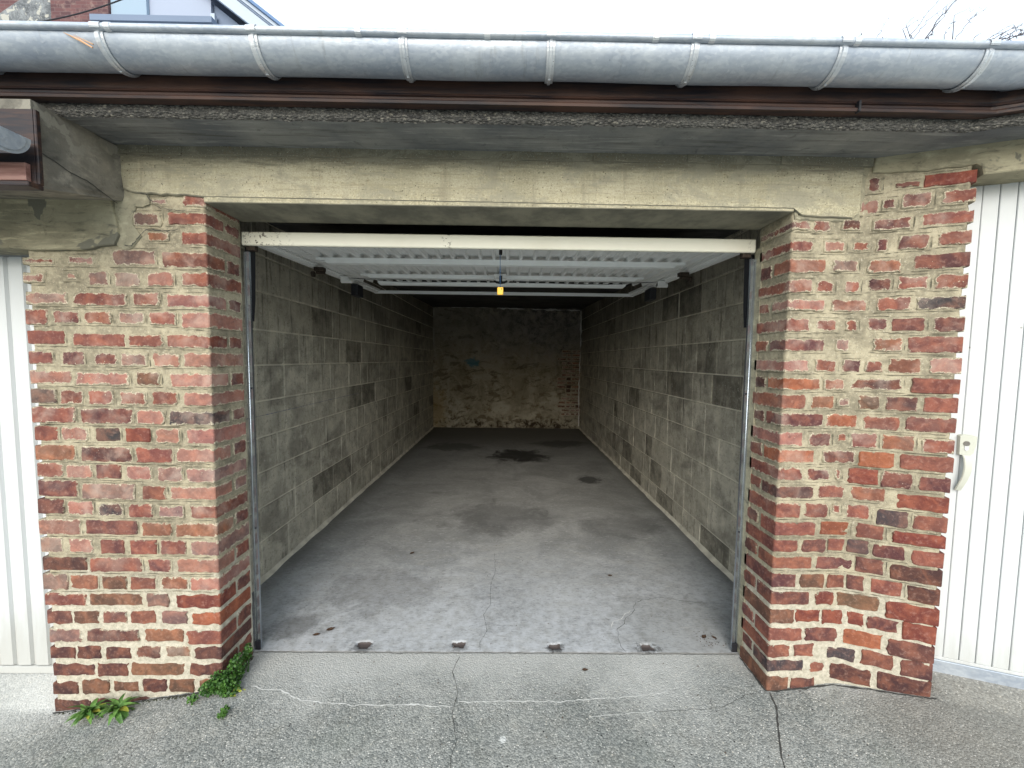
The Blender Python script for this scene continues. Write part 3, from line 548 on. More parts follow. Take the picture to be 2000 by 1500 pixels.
BL='-1457,-1387,2057,2083,g6 -1324,-1237,2049,2101,r6 -1527,-1414,1971,2028,g7 -1387,-1242,1980,2028,r3 -1470,-1388,1912,1952,o5 -1337,-1240,1899,1952,r3 -1984,-1853,1813,1842,r8 -1800,-1688,1813,1852,p8 -1620,-1445,1814,1877,g4 -1419,-1243,1810,1870,r3 -1984,-1896,1738,1782,r8 -1809,-1765,1753,1784,p8 -1719,-1639,1732,1788,g4 -1617,-1513,1729,1787,g4 -1481,-1376,1731,1789,p3 -1344,-1244,1733,1791,r3 -1982,-1809,1652,1705,g7 -1785,-1568,1650,1703,r4 -1541,-1436,1652,1706,r4 -1411,-1245,1647,1703,p4 -1985,-1897,1570,1632,r3 -1875,-1770,1577,1628,m4 -1745,-1635,1576,1628,o4 -1608,-1501,1575,1627,g7 -1478,-1370,1575,1629,r4 -1351,-1245,1564,1630,p4 -1985,-1831,1490,1546,r1 -1797,-1586,1485,1537,r2 -1569,-1429,1485,1534,r4 -1411,-1249,1482,1536,R3 -1986,-1888,1409,1461,m2 -1844,-1757,1406,1461,m3 -1716,-1627,1407,1457,m5 -1603,-1494,1401,1459,g7 -1474,-1365,1403,1458,p4 -1346,-1247,1404,1462,p3 -1984,-1814,1325,1382,p5 -1797,-1574,1320,1380,p7 -1545,-1448,1325,1380,b4 -1406,-1245,1319,1377,p4 -1982,-1880,1244,1305,k2 -1863,-1767,1243,1304,r5 -1747,-1643,1242,1302,r4 -1618,-1511,1241,1299,r6 -1482,-1382,1245,1298,r2 -1352,-1245,1241,1297,p3 -1984,-1808,1164,1230,r3 -1784,-1570,1161,1227,m3 -1550,-1438,1161,1224,p4 -1418,-1248,1160,1218,k4 -1982,-1880,1088,1149,r2 -1868,-1758,1089,1147,p5 -1728,-1624,1088,1144,k1 -1601,-1501,1086,1145,R1 -1476,-1376,1082,1144,p4 -1349,-1241,1079,1143,p3 -1982,-1818,1006,1070,o2 -1793,-1583,1000,1065,d3 -1561,-1412,997,1061,r2 -1392,-1244,1002,1061,p4 -1980,-1872,934,993,r3 -1860,-1752,930,987,p3 -1732,-1629,928,988,m2 -1607,-1504,924,984,p4 -1479,-1373,918,980,g4 -1353,-1245,917,976,g4 -1980,-1817,849,919,m2 -1795,-1576,840,905,g3 -1546,-1445,839,897,r2 -1425,-1247,841,898,p4 -1985,-1877,776,838,m1 -1862,-1756,769,831,p4 -1736,-1633,765,825,k6 -1605,-1504,763,818,r2 -1476,-1372,764,814,g4 -1342,-1248,758,815,r3 -1986,-1813,684,751,p3 -1792,-1575,686,747,m1 -1551,-1430,681,739,o2 -1409,-1247,679,737,o3 -1985,-1889,606,671,g3 -1865,-1762,604,665,p3 -1732,-1632,602,663,m1 -1605,-1496,600,661,r1 -1477,-1371,601,662,r2 -1353,-1250,595,660,g3 -1984,-1795,526,584,d1 -1783,-1562,521,583,r2 -1534,-1440,522,578,m2 -1409,-1247,520,579,p2 -1983,-1880,441,509,g2 -1867,-1755,442,504,o1 -1735,-1631,444,502,b1 -1616,-1509,442,499,r1 -1481,-1372,445,500,o3 -1357,-1240,442,498,p3 -1982,-1807,369,422,r2 -1793,-1569,371,423,b1 -1546,-1455,369,424,g1 -1425,-1243,362,421,R1 -1981,-1877,287,346,m1 -1865,-1758,287,344,b1 -1738,-1639,292,344,m2 -1620,-1513,289,348,r1 -1485,-1378,290,346,g1 -1356,-1246,287,340,O0 -1976,-1838,203,264,g2 -1813,-1590,209,262,d2 -1564,-1397,208,264,o1 -1382,-1249,199,259,r1 -1975,-1868,129,181,d0 -1857,-1759,131,185,d0 -1734,-1631,130,182,d0 -1604,-1498,133,189,d3 -1475,-1372,139,188,b3 -1350,-1245,131,184,d0 -1969,-1787,50,104,d0 -1775,-1646,51,108,d0 -1632,-1400,55,109,b0 -1378,-1238,56,110,d0 -1973,-1864,-33,20,d0 -1844,-1731,-30,31,b0 -1712,-1603,-24,28,b0 -1584,-1483,-21,37,d0 -1467,-1362,-23,36,b0 -1340,-1247,-18,36,b0 -1972,-1819,-129,-60,d0 -1787,-1691,-118,-54,d0 -1656,-1442,-111,-50,d0 -1410,-1244,-100,-43,d0'
BR='1454,1501,2148,2210,m5 1551,1623,2155,2174,m2 1636,1794,2147,2194,R1 1436,1501,2063,2119,m4 1508,1554,2075,2116,m5 1570,1667,2070,2130,m6 1695,1795,2075,2125,r4 1159,1234,1996,2035,m7 1249,1321,1990,2041,m6 1363,1443,1997,2043,d7 1483,1608,1991,2041,m6 1640,1795,1997,2045,r3 1149,1252,1909,1957,r5 1292,1384,1908,1957,p6 1414,1476,1915,1951,r5 1500,1541,1907,1960,m5 1571,1666,1909,1965,m3 1696,1793,1916,1969,r3 1154,1307,1824,1880,o3 1339,1442,1831,1877,g5 1477,1586,1822,1878,o5 1626,1795,1829,1887,m2 1159,1257,1742,1796,r5 1274,1347,1744,1793,r6 1393,1455,1745,1797,r5 1485,1556,1750,1799,d3 1578,1674,1750,1804,r5 1695,1793,1748,1804,r4 1158,1314,1666,1718,p6 1342,1482,1666,1715,r4 1517,1625,1668,1721,r3 1644,1792,1668,1720,k4 1160,1254,1581,1636,r4 1282,1370,1585,1635,r6 1408,1454,1586,1634,r4 1492,1555,1588,1640,m4 1571,1675,1584,1637,m1 1700,1795,1580,1639,m3 1155,1320,1500,1550,m3 1371,1429,1502,1555,g5 1513,1608,1503,1557,o5 1625,1795,1497,1561,r2 1157,1264,1412,1465,p5 1290,1379,1413,1466,r4 1407,1474,1414,1467,m4 1492,1550,1416,1466,m5 1569,1674,1413,1474,o4 1698,1797,1414,1478,p4 1159,1315,1336,1387,O3 1330,1417,1337,1386,o6 1443,1616,1341,1391,d5 1647,1795,1334,1394,r1 1156,1258,1256,1315,o2 1284,1379,1258,1311,o3 1392,1445,1266,1307,g7 1478,1548,1260,1318,b3 1570,1670,1258,1317,d2 1691,1796,1258,1318,r1 1160,1337,1182,1236,m3 1353,1478,1181,1236,O3 1499,1618,1177,1234,r2 1637,1794,1178,1237,r2 1157,1258,1097,1156,p4 1281,1376,1098,1155,m4 1404,1443,1119,1156,r4 1460,1549,1096,1160,r3 1566,1670,1096,1156,o2 1694,1794,1095,1151,r3 1159,1311,1024,1081,O3 1345,1479,1026,1080,m4 1494,1611,1016,1082,O1 1628,1797,1018,1080,r1 1161,1262,948,1003,r3 1288,1381,949,1001,m4 1402,1428,952,997,r6 1459,1562,941,1006,R1 1571,1674,937,1003,m2 1696,1794,935,994,m1 1157,1318,869,922,d2 1339,1456,873,926,r2 1473,1588,871,928,o2 1627,1794,853,916,R1 1158,1263,784,848,r2 1285,1384,786,846,r2 1403,1434,805,847,r5 1460,1542,790,850,r3 1566,1671,773,842,k0 1686,1795,771,832,r1 1156,1335,706,763,r1 1357,1474,709,769,O0 1501,1594,707,768,r1 1622,1792,706,756,R0 1154,1263,630,686,r1 1282,1385,631,687,m1 1394,1460,639,691,r1 1471,1546,638,695,k0 1562,1669,632,690,m0 1691,1793,623,686,r0 1155,1330,555,609,r1 1348,1496,556,611,m1 1505,1602,557,621,m0 1625,1793,548,613,d0 1156,1264,472,532,m1 1284,1388,470,531,b0 1401,1471,472,532,r0 1479,1540,473,538,m0 1563,1668,475,538,r0 1687,1791,465,532,d0 1156,1329,393,449,m1 1354,1435,396,450,R1 1447,1596,395,455,b1 1620,1792,380,450,R0 1156,1266,309,370,b0 1272,1380,315,371,R0 1389,1471,310,370,R0 1489,1548,318,375,R0 1559,1662,316,368,m0 1681,1789,298,373,R0 1154,1306,228,285,r0 1317,1456,229,286,m0 1480,1614,227,295,O0 1636,1787,216,288,m0 1155,1254,152,205,r0 1275,1358,157,211,r0 1424,1525,148,204,k0 1549,1656,149,217,r0 1682,1788,139,213,d0 1153,1319,87,138,k0 1348,1411,85,127,r0 1436,1588,57,127,d0 1609,1787,52,133,d0 1150,1255,-18,61,b0 1268,1373,-17,55,d0'
pierL = build_pier('brick_pier', BL, 'L', 'weathered red brick pier left of the garage opening, green weeds at its foot')
pierR = build_pier('brick_pier', BR, 'R', 'bent red brick pier between the open garage and the white door on the right')
# ================================================================== CONCRETE
def ragged(name, poly, y0, y1, mat, parent=None, step=0.02, amp=0.003, rough=None, fmap=None, smooth=False):
    """slab with an uneven outline: poly = [(x, z, edge roughness)], extruded from y0 (front) to y1, gridded front"""
    out = []
    for i, p in enumerate(poly):
        q = poly[(i + 1) % len(poly)]; L = math.dist(p[:2], q[:2]); n = max(1, int(L / step)); r = p[2] if len(p) > 2 else amp
        for k in range(n):
            x, z = p[0] + (q[0] - p[0]) * k / n, p[1] + (q[1] - p[1]) * k / n; nx, nz = (q[1] - p[1]) / L, -(q[0] - p[0]) / L
            d = (mn.noise(Vector((x * 31, z * 31, 2))) + 0.5 * mn.noise(Vector((x * 80, z * 80, 2)))) * r; out.append((x + nx * d, z + nz * d))
    f = fmap or (lambda x, y, z: (x, y, z)); n = len(out); cx = sum(p[0] for p in out) / n; cz = sum(p[1] for p in out) / n
    def sh(p, ins):
        return p
    V = [f(p[0], y1, p[1]) for p in out] + [f(p[0], y0 + 0.004, p[1]) for p in out] + [f(p[0] + (0.004 if p[0] < cx else -0.004), y0, p[1] + (0.004 if p[1] < cz else -0.004)) for p in out]
    F = [tuple(range(n))]
    for r in (0, 1): F += [(r * n + i, r * n + (i + 1) % n, (r + 1) * n + (i + 1) % n, (r + 1) * n + i) for i in range(n)]
    F.append(tuple(2 * n + i for i in range(n)))
    return part(name, V, F, mat, parent, smooth=smooth)
lin = ragged('concrete_lintel', [(-1.562, 2.29, 0.001), (-1.560, 2.17, 0.004), (-1.553, 2.115, 0.005), (-1.52, 2.10, 0.006), (-1.30, 2.092, 0.004), (-1.237, 2.0865, 0.0015), (1.157, 2.0765, 0.003), (1.19, 2.05, 0.006), (1.40, 2.042, 0.006), (1.425, 2.06, 0.004), (1.435, 2.29, 0.001)],
             1.5995, 1.70, ML)
prop(lin, 'long lintel of pitted yellowish concrete above the open garage door', 'lintel')
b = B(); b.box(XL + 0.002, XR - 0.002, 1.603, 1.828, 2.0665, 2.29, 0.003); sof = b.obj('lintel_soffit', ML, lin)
# grey strip between lintel and eaves
b = B()
for i in range(24):
    x0 = -1.56 + i * 0.126; b.box(x0, x0 + 0.1262, 1.5905 + 0.002 * (i % 3), 1.64, 2.247 + 0.0025 * mn.noise(Vector((i * 3.1, 0, 0))), 2.30)
st = b.obj('ledge_strip', ML, lin)
# cement smeared over the top of the left pier
patch = ragged('cement_patch', [(-1.60, 2.10, .006), (-1.605, 1.90, .008), (-1.57, 1.875, .012), (-1.53, 1.885, .012), (-1.50, 1.93, .012), (-1.535, 2.0, .012), (-1.51, 2.05, .012), (-1.455, 2.06, .008), (-1.46, 2.098, .008), (-1.5, 2.105, .006), (-1.55, 2.12, .006)], 1.6075, 1.64, MCEM)
patch.parent = pierL; patch.location -= Vector(pierL.location); patch['label'] = 'grey cement smeared over the cracked top corner of the pier'
def vcrack(pts, w, parent, y, mat=MCRK):
    V = []; F = []; P2 = []
    for a, b_ in zip(pts[:-1], pts[1:]):
        n = max(2, int(math.dist(a, b_) / 0.007)); P2 += [(a[0] + (b_[0] - a[0]) * k / n, a[1] + (b_[1] - a[1]) * k / n) for k in range(n)]
    for i, p in enumerate(P2):
        a, b_ = P2[max(0, i - 1)], P2[min(len(P2) - 1, i + 1)]; L = math.dist(a, b_) or 1; nx, nz = -(b_[1] - a[1]) / L, (b_[0] - a[0]) / L
        o = mn.noise(Vector((p[0] * 60, p[1] * 60, 9))) * 0.006; ww = w * (0.4 + abs(mn.noise(Vector((p[0] * 50, p[1] * 50, 0.5)))))
        for s_ in (-1, 1): V.append((p[0] + nx * (o + s_ * ww), y, p[1] + nz * (o + s_ * ww)))
    F = [(2 * i, 2 * i + 1, 2 * i + 3, 2 * i + 2) for i in range(len(P2) - 1)]
    return part('crack', V, F, mat, parent)
vcrack([(-1.56, 1.892), (-1.53, 1.892), (-1.50, 1.93), (-1.47, 1.955), (-1.40, 1.952), (-1.335, 1.957)], 0.0022, pierL, 1.6045)
vcrack([(-1.545, 2.13), (-1.50, 2.10), (-1.46, 2.095), (-1.45, 2.07), (-1.43, 2.06)], 0.0022, pierL, 1.6035)
vcrack([(-1.43, 2.05), (-1.40, 2.038), (-1.34, 2.035), (-1.30, 2.028)], 0.0015, pierL, 1.602)
# cement bedding round the right end of the lintel
cb = ragged('cement_bedding', [(1.165, 2.085, .001), (1.175, 2.048, .004), (1.41, 2.045, .004), (1.43, 2.08, .003), (1.43, 2.26, .001), (1.472, 2.26, .001), (1.452, 2.20, .004), (1.452, 2.13, .004), (1.437, 2.10, .003), (1.436, 2.04, .004), (1.40, 2.03, .004), (1.17, 2.035, .003)], 1.6085, 1.63, MCEM)
cb.parent = pierR; cb.location -= Vector(pierR.location)
# left neighbour: lower lintel and roof slab whose side shows as a fin
lin2 = ragged('concrete_lintel', [(-6.0, 2.07, .001), (-6.0, 1.872, .002), (-2.0, 1.872, .004), (-1.90, 1.866, .006), (-1.72, 1.872, .006), (-1.60, 1.895, .008), (-1.575, 1.93, .006), (-1.585, 2.0, .008), (-1.60, 2.07, .002)], 1.594, 1.70, MLL, step=0.03)
prop(lin2, 'dirty stained concrete lintel above the white door on the left edge', 'lintel')
b = B(); b.box(-6, -1.99, 1.598, 1.76, 1.8745, 2.06); b.obj('lintel_soffit', MSOF, lin2)
V = []; F = []; ys = [1.32 + 0.0125 * k for k in range(25)]; zs = 14
for iy, y in enumerate(ys):
    zb = 2.0 + (y - 1.32) * 0.245
    for k in range(zs + 1):
        z = zb + (2.272 - zb) * k / zs; V.append((-1.556 + 0.006 * mn.noise(Vector((y * 14, z * 14, 0))) - (0.006 if k == 0 else 0), y, z))
F = [(i * (zs + 1) + k, (i + 1) * (zs + 1) + k, (i + 1) * (zs + 1) + k + 1, i * (zs + 1) + k + 1) for i in range(24) for k in range(zs)]
fin_side = (V, F)
b = B(); b.prism([(1.318, 1.997), (1.62, 2.071), (1.62, 2.274), (1.318, 2.274)], lambda y, z: (-6.0, y, z), lambda y, z: (-1.5615, y, z)); b.add(*fin_side)
fin = b.obj('roof_slab', MFIN); prop(fin, 'thick patched concrete roof slab of the lower garage, stepping down at the left', 'roof slab')
V = []
cp = [(1.325, 2.115), (1.37, 2.105), (1.42, 2.09), (1.47, 2.085), (1.53, 2.065), (1.59, 2.045)]
for i in range(len(cp) - 1):
    for k in range(6):
        y = cp[i][0] + (cp[i + 1][0] - cp[i][0]) * k / 6; z = cp[i][1] + (cp[i + 1][1] - cp[i][1]) * k / 6 + 0.004 * mn.noise(Vector((y * 50, 0, 1)))
        for s_ in (-1, 1): V.append((-1.5535 + 0.006 * mn.noise(Vector((y * 14, z * 14, 0))), y, z + s_ * 0.0016))
part('crack', V, [(2 * i, 2 * i + 1, 2 * i + 3, 2 * i + 2) for i in range(len(V) // 2 - 1)], MCRK, fin)
# main roof: overhang swept along the bent eaves
def sweep(prof, closed=False, x0=-1.615, L1=2.6, n=60):
    """prof: [(off, z)] swept from x0 along the main run, round the bend and L1 along the angled run"""
    V = []; F = []; m = len(prof); cols = 0
    for k in range(n + 1):
        for (o, z) in prof:
            bx = BX + 0.643 * o; x = x0 + (bx - x0) * k / n; V.append((x, FY - o, z))
        cols += 1
    for k in range(1, 13):
        for (o, z) in prof:
            p = eave(o, L=L1 * k / 12); V.append((p[0], p[1], z))
        cols += 1
    for k in range(cols - 1):
        for i in range(m if closed else m - 1): F.append((k * m + i, (k + 1) * m + i, (k + 1) * m + (i + 1) % m, k * m + (i + 1) % m))
    if closed: F.append(tuple(range(m))); F.append(tuple((cols - 1) * m + i for i in range(m)))
    return V, F
V, F = sweep([(0.220, 2.270), (-0.22, 2.29), (-0.22, 2.40), (0.220, 2.40)], True)
b = B(); b.add(V, F); roof = b.obj('roof_slab', MSOF); prop(roof, 'main flat concrete roof slab with rough aggregate edge under the brown fascia', 'roof slab')
# rough broken edge of the slab
V = []; n1 = 330; rows = 9; F = []
for k in range(n1 + 60):
    for j in range(rows):
        t = j / (rows - 1); z = 2.264 + t * 0.07; o = 0.230
        if k < n1: bx = BX + 0.643 * o; x, y = -1.60 + (bx + 1.60) * k / (n1 - 1), FY - o
        else: x, y = eave(o, L=0.012 * (k - n1 + 1) + 0.002)
        d = mn.noise(Vector((x * 55, z * 70, y * 30))) * 0.006 + mn.noise(Vector((x * 140, z * 140, 0))) * 0.003
        if j == 0: z += mn.noise(Vector((x * 28, 3, 3))) * 0.005; y += 0.012
        V.append((x, y - max(-0.003, d) - (0.004 if 0 < j < rows - 1 else 0), z))
F = [(k * rows + j, (k + 1) * rows + j, (k + 1) * rows + j + 1, k * rows + j + 1) for k in range(n1 + 59) for j in range(rows - 1)]
part('rough_edge', V, F, MAGG, roof, smooth=True)
b = B(); b.prism([(1.835, 2.295), (8.3, 2.53), (8.3, 2.66), (1.835, 2.42)], lambda y, z: (-1.9, y, z), lambda y, z: (1.9, y, z)); ce = b.obj('ceiling_slab', MDARKC, roof)
b = B(); b.prism([(1.385, 2.401), (1.83, 2.424), (8.3, 2.662), (8.3, 2.675), (1.83, 2.437), (1.385, 2.414)], lambda y, z: (-1.9, y, z), lambda y, z: (1.5, y, z)); b.obj('roofing_felt', MTAR, roof)
# right neighbour lintel, along the angled run
def Wp(s, d, z):  # wing coordinates: s along, d behind the wing face
    return (BX + DR[0] * s - NR[0] * d, FY + DR[1] * s - NR[1] * d, z)
lin3 = ragged('concrete_lintel', [(0.02, 2.292, .001), (0.015, 2.225, .003), (0.19, 2.205, .005), (0.33, 2.212, .004), (0.345, 2.20, .002), (0.352, 2.168, .002), (2.6, 2.168, .003), (2.6, 2.292, .001)], -0.008, 0.30, MLL, fmap=lambda s, d, z: Wp(s, d, z))
prop(lin3, 'weathered concrete lintel above the white boarded door on the right', 'lintel')

# ================================================================== FASCIA AND GUTTERS
V, F = sweep([(0.238, 2.312), (0.262, 2.312), (0.262, 2.44), (0.238, 2.44)], True, x0=-3.2); b = B(); b.add(V, F)
fa = b.obj('fascia_board', MWD); prop(fa, 'long dark brown wooden fascia board under the main zinc gutter', 'fascia')
V, F = sweep([(0.240, 2.296), (0.272, 2.296), (0.274, 2.304), (0.268, 2.311), (0.240, 2.311)], True, x0=-3.2); b = B(); b.add(V, F); b.obj('lower_bead', MWD, fa)
V, F = sweep([(0.2625, 2.322), (0.268, 2.324), (0.2625, 2.334)], True, x0=-3.2); b = B(); b.add(V, F); b.obj('moulding', MWD, fa)
b = B(); b.box(1.160, 1.168, FY - 0.279, FY - 0.262, 2.292, 2.33, 0.002); b.obj('joint_clip', MDARK, fa)
GO, GZ, GR = 0.32, 2.418, 0.0665
def gprof(r, a0=180, a1=360, n=22): return [(GO - r * math.cos(math.radians(a0 + (a1 - a0) * k / n)) * -1 * -1, GZ + r * math.sin(math.radians(a0 + (a1 - a0) * k / n))) for k in range(n + 1)]
out = [(GO - GR * math.cos(math.radians(a)), GZ + GR * math.sin(math.radians(a))) for a in range(180, 361, 9)]
inn = [(GO - (GR - .0015) * math.cos(math.radians(a)), GZ + (GR - .0015) * math.sin(math.radians(a))) for a in range(360, 179, -9)]
gut = empty('rain_gutter', (0, FY - GO, GZ), 'long weathered zinc half-round gutter along the main eaves', 'gutter')
V, F = sweep(out + inn, True, x0=-3.2, n=120); V = [(v[0], v[1], v[2] + 0.0035 * mn.noise(Vector((v[0] * 2.5, 0, 0)))) for v in V]
b = B(); b.add(V, F); b.obj('trough', MZ, gut, smooth=True)
bo, bz, br = GO + GR + 0.003, GZ + 0.004, 0.0105
V, F = sweep([(bo + br * math.cos(k * math.pi / 6), bz + br * math.sin(k * math.pi / 6)) for k in range(12)], True, x0=-3.2); b = B(); b.add(V, F); b.obj('bead', MZ, gut, smooth=True)
def strap(M):
    b = B(); prof = [(-0.0125, 0.0015), (-0.0125, 0.004), (-0.006, 0.0045), (-0.004, 0.0085), (0.004, 0.0085), (0.006, 0.0045), (0.0125, 0.004), (0.0125, 0.0015)]; V = []; angs = list(range(176, 352, 8)); m = len(prof)
    for i, a in enumerate(angs):
        t = math.radians(a); e = 1.0 if 1 < i < len(angs) - 2 else 0.5
        for (x, h) in prof:
            r = GR + h * e; V.append(M @ Vector((x, r * math.cos(t), r * math.sin(t))))
    F = [(k * m + i, (k + 1) * m + i, (k + 1) * m + (i + 1) % m, k * m + (i + 1) % m) for k in range(len(angs) - 1) for i in range(m)] + [tuple(range(m)), tuple((len(angs) - 1) * m + i for i in range(m))]
    b.add(V, F)
    # clip folded over the bead
    V = []; cl = list(range(-200, 60, 20))
    for a in cl:
        t = math.radians(a); 
        for x in (-0.0145, 0.0145): V.append(M @ Vector((x, -(GR + 0.003) - (br + 0.0022) * math.cos(t) * -1 * -1, 0.004 + (br + 0.0022) * -math.sin(t))))
    F = [(2 * k, 2 * k + 1, 2 * k + 3, 2 * k + 2) for k in range(len(cl) - 1)]; b.add(V, F)
    b.box(-0.004, 0.004, -0.004, 0.0, -GR - 0.0105, -GR - 0.006, 0.001, M=M)
    return b
for i, x in enumerate((-2.13, -1.680, -1.236, -0.776, -0.330, 0.119, 0.556, 1.008, 1.456)):
    M = Matrix.Translation((x, FY - GO, GZ)) @ Matrix.Rotation(math.radians(rnd.uniform(-3, 3)), 4, 'Z')
    strap(M).obj('bracket', MZL, gut, smooth=False)
for x in (-0.46, -0.075, 0.43, -1.20, 0.60, 1.04):
    b = B(); b.tube([(x - 0.009, FY - bo, bz), (x + 0.009, FY - bo, bz)], br + 0.0015, 12); b.obj('clip', MZL, gut, smooth=False)
e0 = eave(GO, L=0.02); b = B()
V = []; F = []
for k, L in enumerate((-0.004, 0.03)):
    for a in range(178, 345, 9):
        t = math.radians(a); p = eave(GO - (GR + 0.0016) * math.cos(t), L=L); V.append((p[0], p[1], GZ + (GR + 0.0016) * math.sin(t)))
m = len(V) // 2; F = [(i, i + 1, m + i + 1, m + i) for i in range(m - 1)]; b.add(V, F); b.obj('mitre_sleeve', MZL, gut, smooth=True)
# lower gutter and fascia of the left neighbour
g2 = empty('rain_gutter', (-2.5, 1.215, 2.125), 'short end of a lower zinc gutter at the left edge, closed by a rounded cap', 'gutter')
b = B(); R2 = 0.067; pr = [(1.220 + R2 * math.cos(math.radians(a)), 2.13 + R2 * math.sin(math.radians(a))) for a in range(180, 361, 10)] + [(1.218 + (R2 - .002) * math.cos(math.radians(a)), 2.13 + (R2 - .002) * math.sin(math.radians(a))) for a in range(360, 179, -10)]
b.prism(pr, lambda y, z: (-4.2, y, z), lambda y, z: (-1.535, y, z)); b.obj('trough', MZ, g2)
b = B(); pr = [(1.218 + R2 * 1.03 * math.cos(math.radians(a)), 2.13 + R2 * 1.03 * math.sin(math.radians(a))) for a in range(180, 361, 10)]; b.prism(pr, lambda y, z: (-1.536, y, z), lambda y, z: (-1.530, y, z))
pr = [(1.218 + R2 * 0.8 * math.cos(math.radians(a)), 2.124 + R2 * 0.8 * math.sin(math.radians(a))) for a in range(180, 361, 10)]; b.prism(pr, lambda y, z: (-1.531, y, z), lambda y, z: (-1.527, y, z)); b.obj('end_cap', MZ, g2)
b = B(); b.tube([(-4.2, 1.153, 2.134), (-1.53, 1.153, 2.134)], 0.0095, 10); b.obj('bead', MZ, g2, smooth=True)
f2 = empty('fascia_board', (-2.5, 1.3, 2.1), 'framed brown fascia panel beneath the lower gutter at the left edge', 'fascia')
b = B(); b.box(-4.2, -1.541, 1.304, 1.317, 2.0, 2.235); b.obj('backing_board', MWD, f2)
b = B(); b.box(-4.2, -1.533, 1.274, 1.3175, 1.984, 1.999, 0.002); b.obj('lower_bead', MWD, f2)
b = B(); b.box(-1.541, -1.532, 1.3045, 1.3185, 1.9995, 2.235, 0.002); b.obj('end_trim', MWD, f2)
b = B(); b.box(-4.2, -1.556, 1.289, 1.3035, 2.006, 2.062, 0.001); b.obj('lit_panel', MWL, f2)
# wood splinter wedged at the first bracket
b = B(); b.tube([(-1.335, 1.221, 2.405), (-1.285, 1.220, 2.382), (-1.250, 1.219, 2.362)], [0.0008, 0.0035, 0.0022], 6); b.tube([(-1.305, 1.2185, 2.397), (-1.246, 1.217, 2.370)], [0.0006, 0.002], 5)
prop(b.obj('wood_splinter', m_plain('fresh_split_wood', (0.62, 0.38, 0.22), 0.7, 0, 0.4)), 'pale splinter of wood stuck against the gutter beside its first bracket', 'splinter')

# ================================================================== BLOCK WALLS
BLKM = {}
def block_mesh(L, H):
    k = (round(L, 2), round(H, 3))
    if k not in BLKM:
        b = B(); b.box(-0.02, 0.02, -L / 2, L / 2, -H / 2, H / 2, 0.0035); BLKM[k] = mesh('cinder_block', b.V, b.F, MBLK)
    return BLKM[k]
def block_wall(side, label, z_lines, darks):
    X = -1.582 if side == 'L' else 1.522; s = 1 if side == 'L' else -1
    t = empty('block_wall', (X, 5.0, 0), label, 'block wall')
    ys = [1.82 + 0.05 * k for k in range(127)]; zs = [-0.05 + 0.05 * k for k in range(52)]
    V = [(X - s * 0.006 + s * 0.0028 * mn.noise(Vector((y * 9, z * 9, s))), y, z) for y in ys for z in zs]; m = len(zs); F = [(i * m + j, (i + 1) * m + j, (i + 1) * m + j + 1, i * m + j + 1) for i in range(len(ys) - 1) for j in range(m - 1)]
    b = B(); b.add(V, F); b.box(X - s * 0.15 if s > 0 else X + 0.03, X - 0.03 if s > 0 else X + 0.15, 1.824, 8.15, -0.1, 2.5); b.obj('mortar', MBLM, t)
    for r, (z0, z1) in enumerate(zip(z_lines[:-1], z_lines[1:])):
        zc = (z0 + z1) / 2; H = z1 - z0 - 0.011; dk = [d for d in darks if abs(d[2] - zc) < 0.1]
        cuts = [1.83]; y = 1.83; y = 2.03 + (0.0 if r % 2 else 0.2) + rnd.uniform(-0.02, 0.02)
        if side == 'L': y = 2.43 if True else y; cuts.append(1.83 + (0.2 if r % 2 else 0.38)); 
        cuts.append(y)
        fixed = sorted([(d[0], d[1]) for d in dk])
        while y < 8.1:
            nx = next((f for f in fixed if f[0] > y + 0.02), None); cur = next((f for f in fixed if abs(f[0] - y) < 0.02), None)
            if cur: y = cur[1]
            else:
                L = rnd.choice((0.4, 0.4, 0.4, 0.2, 0.3))
                if nx and y + L > nx[0] - 0.12: y = nx[0]
                else: y += L
            cuts.append(min(y, 8.1))
        for a, c in zip(cuts[:-1], cuts[1:]):
            if c - a < 0.06: continue
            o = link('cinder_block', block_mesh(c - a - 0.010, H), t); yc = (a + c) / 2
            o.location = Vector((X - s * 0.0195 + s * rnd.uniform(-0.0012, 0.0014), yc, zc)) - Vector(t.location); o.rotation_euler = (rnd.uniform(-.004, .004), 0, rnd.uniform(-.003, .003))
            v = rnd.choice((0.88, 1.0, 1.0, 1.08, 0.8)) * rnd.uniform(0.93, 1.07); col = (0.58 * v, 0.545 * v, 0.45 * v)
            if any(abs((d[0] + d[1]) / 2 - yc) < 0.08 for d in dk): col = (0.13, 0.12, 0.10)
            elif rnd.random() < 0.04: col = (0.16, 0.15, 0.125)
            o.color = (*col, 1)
    return t
wl1 = block_wall('L', 'left inner wall of stained grey concrete blocks inside the garage', [0.012, 0.254, 0.475, 0.705, 0.932, 1.165, 1.395, 1.62, 1.86, 2.09, 2.32, 2.52],
                 [(3.12, 3.49, 1.74), (3.77, 4.155, 1.51), (4.16, 4.57, 1.05), (3.09, 3.455, 0.36), (5.9, 6.3, 1.05), (6.6, 7.0, 1.97)])
wl2 = block_wall('R', 'right inner wall of stained grey concrete blocks inside the garage', [0.012, 0.18, 0.42, 0.655, 0.895, 1.13, 1.36, 1.60, 1.84, 2.07, 2.30, 2.52],
                 [(3.08, 3.47, 1.955), (3.5, 3.86, 1.955), (2.49, 2.86, 1.245), (3.31, 3.69, 1.245), (4.0, 4.2, 0.54), (5.3, 5.5, 0.78), (4.3, 4.7, 0.1)])
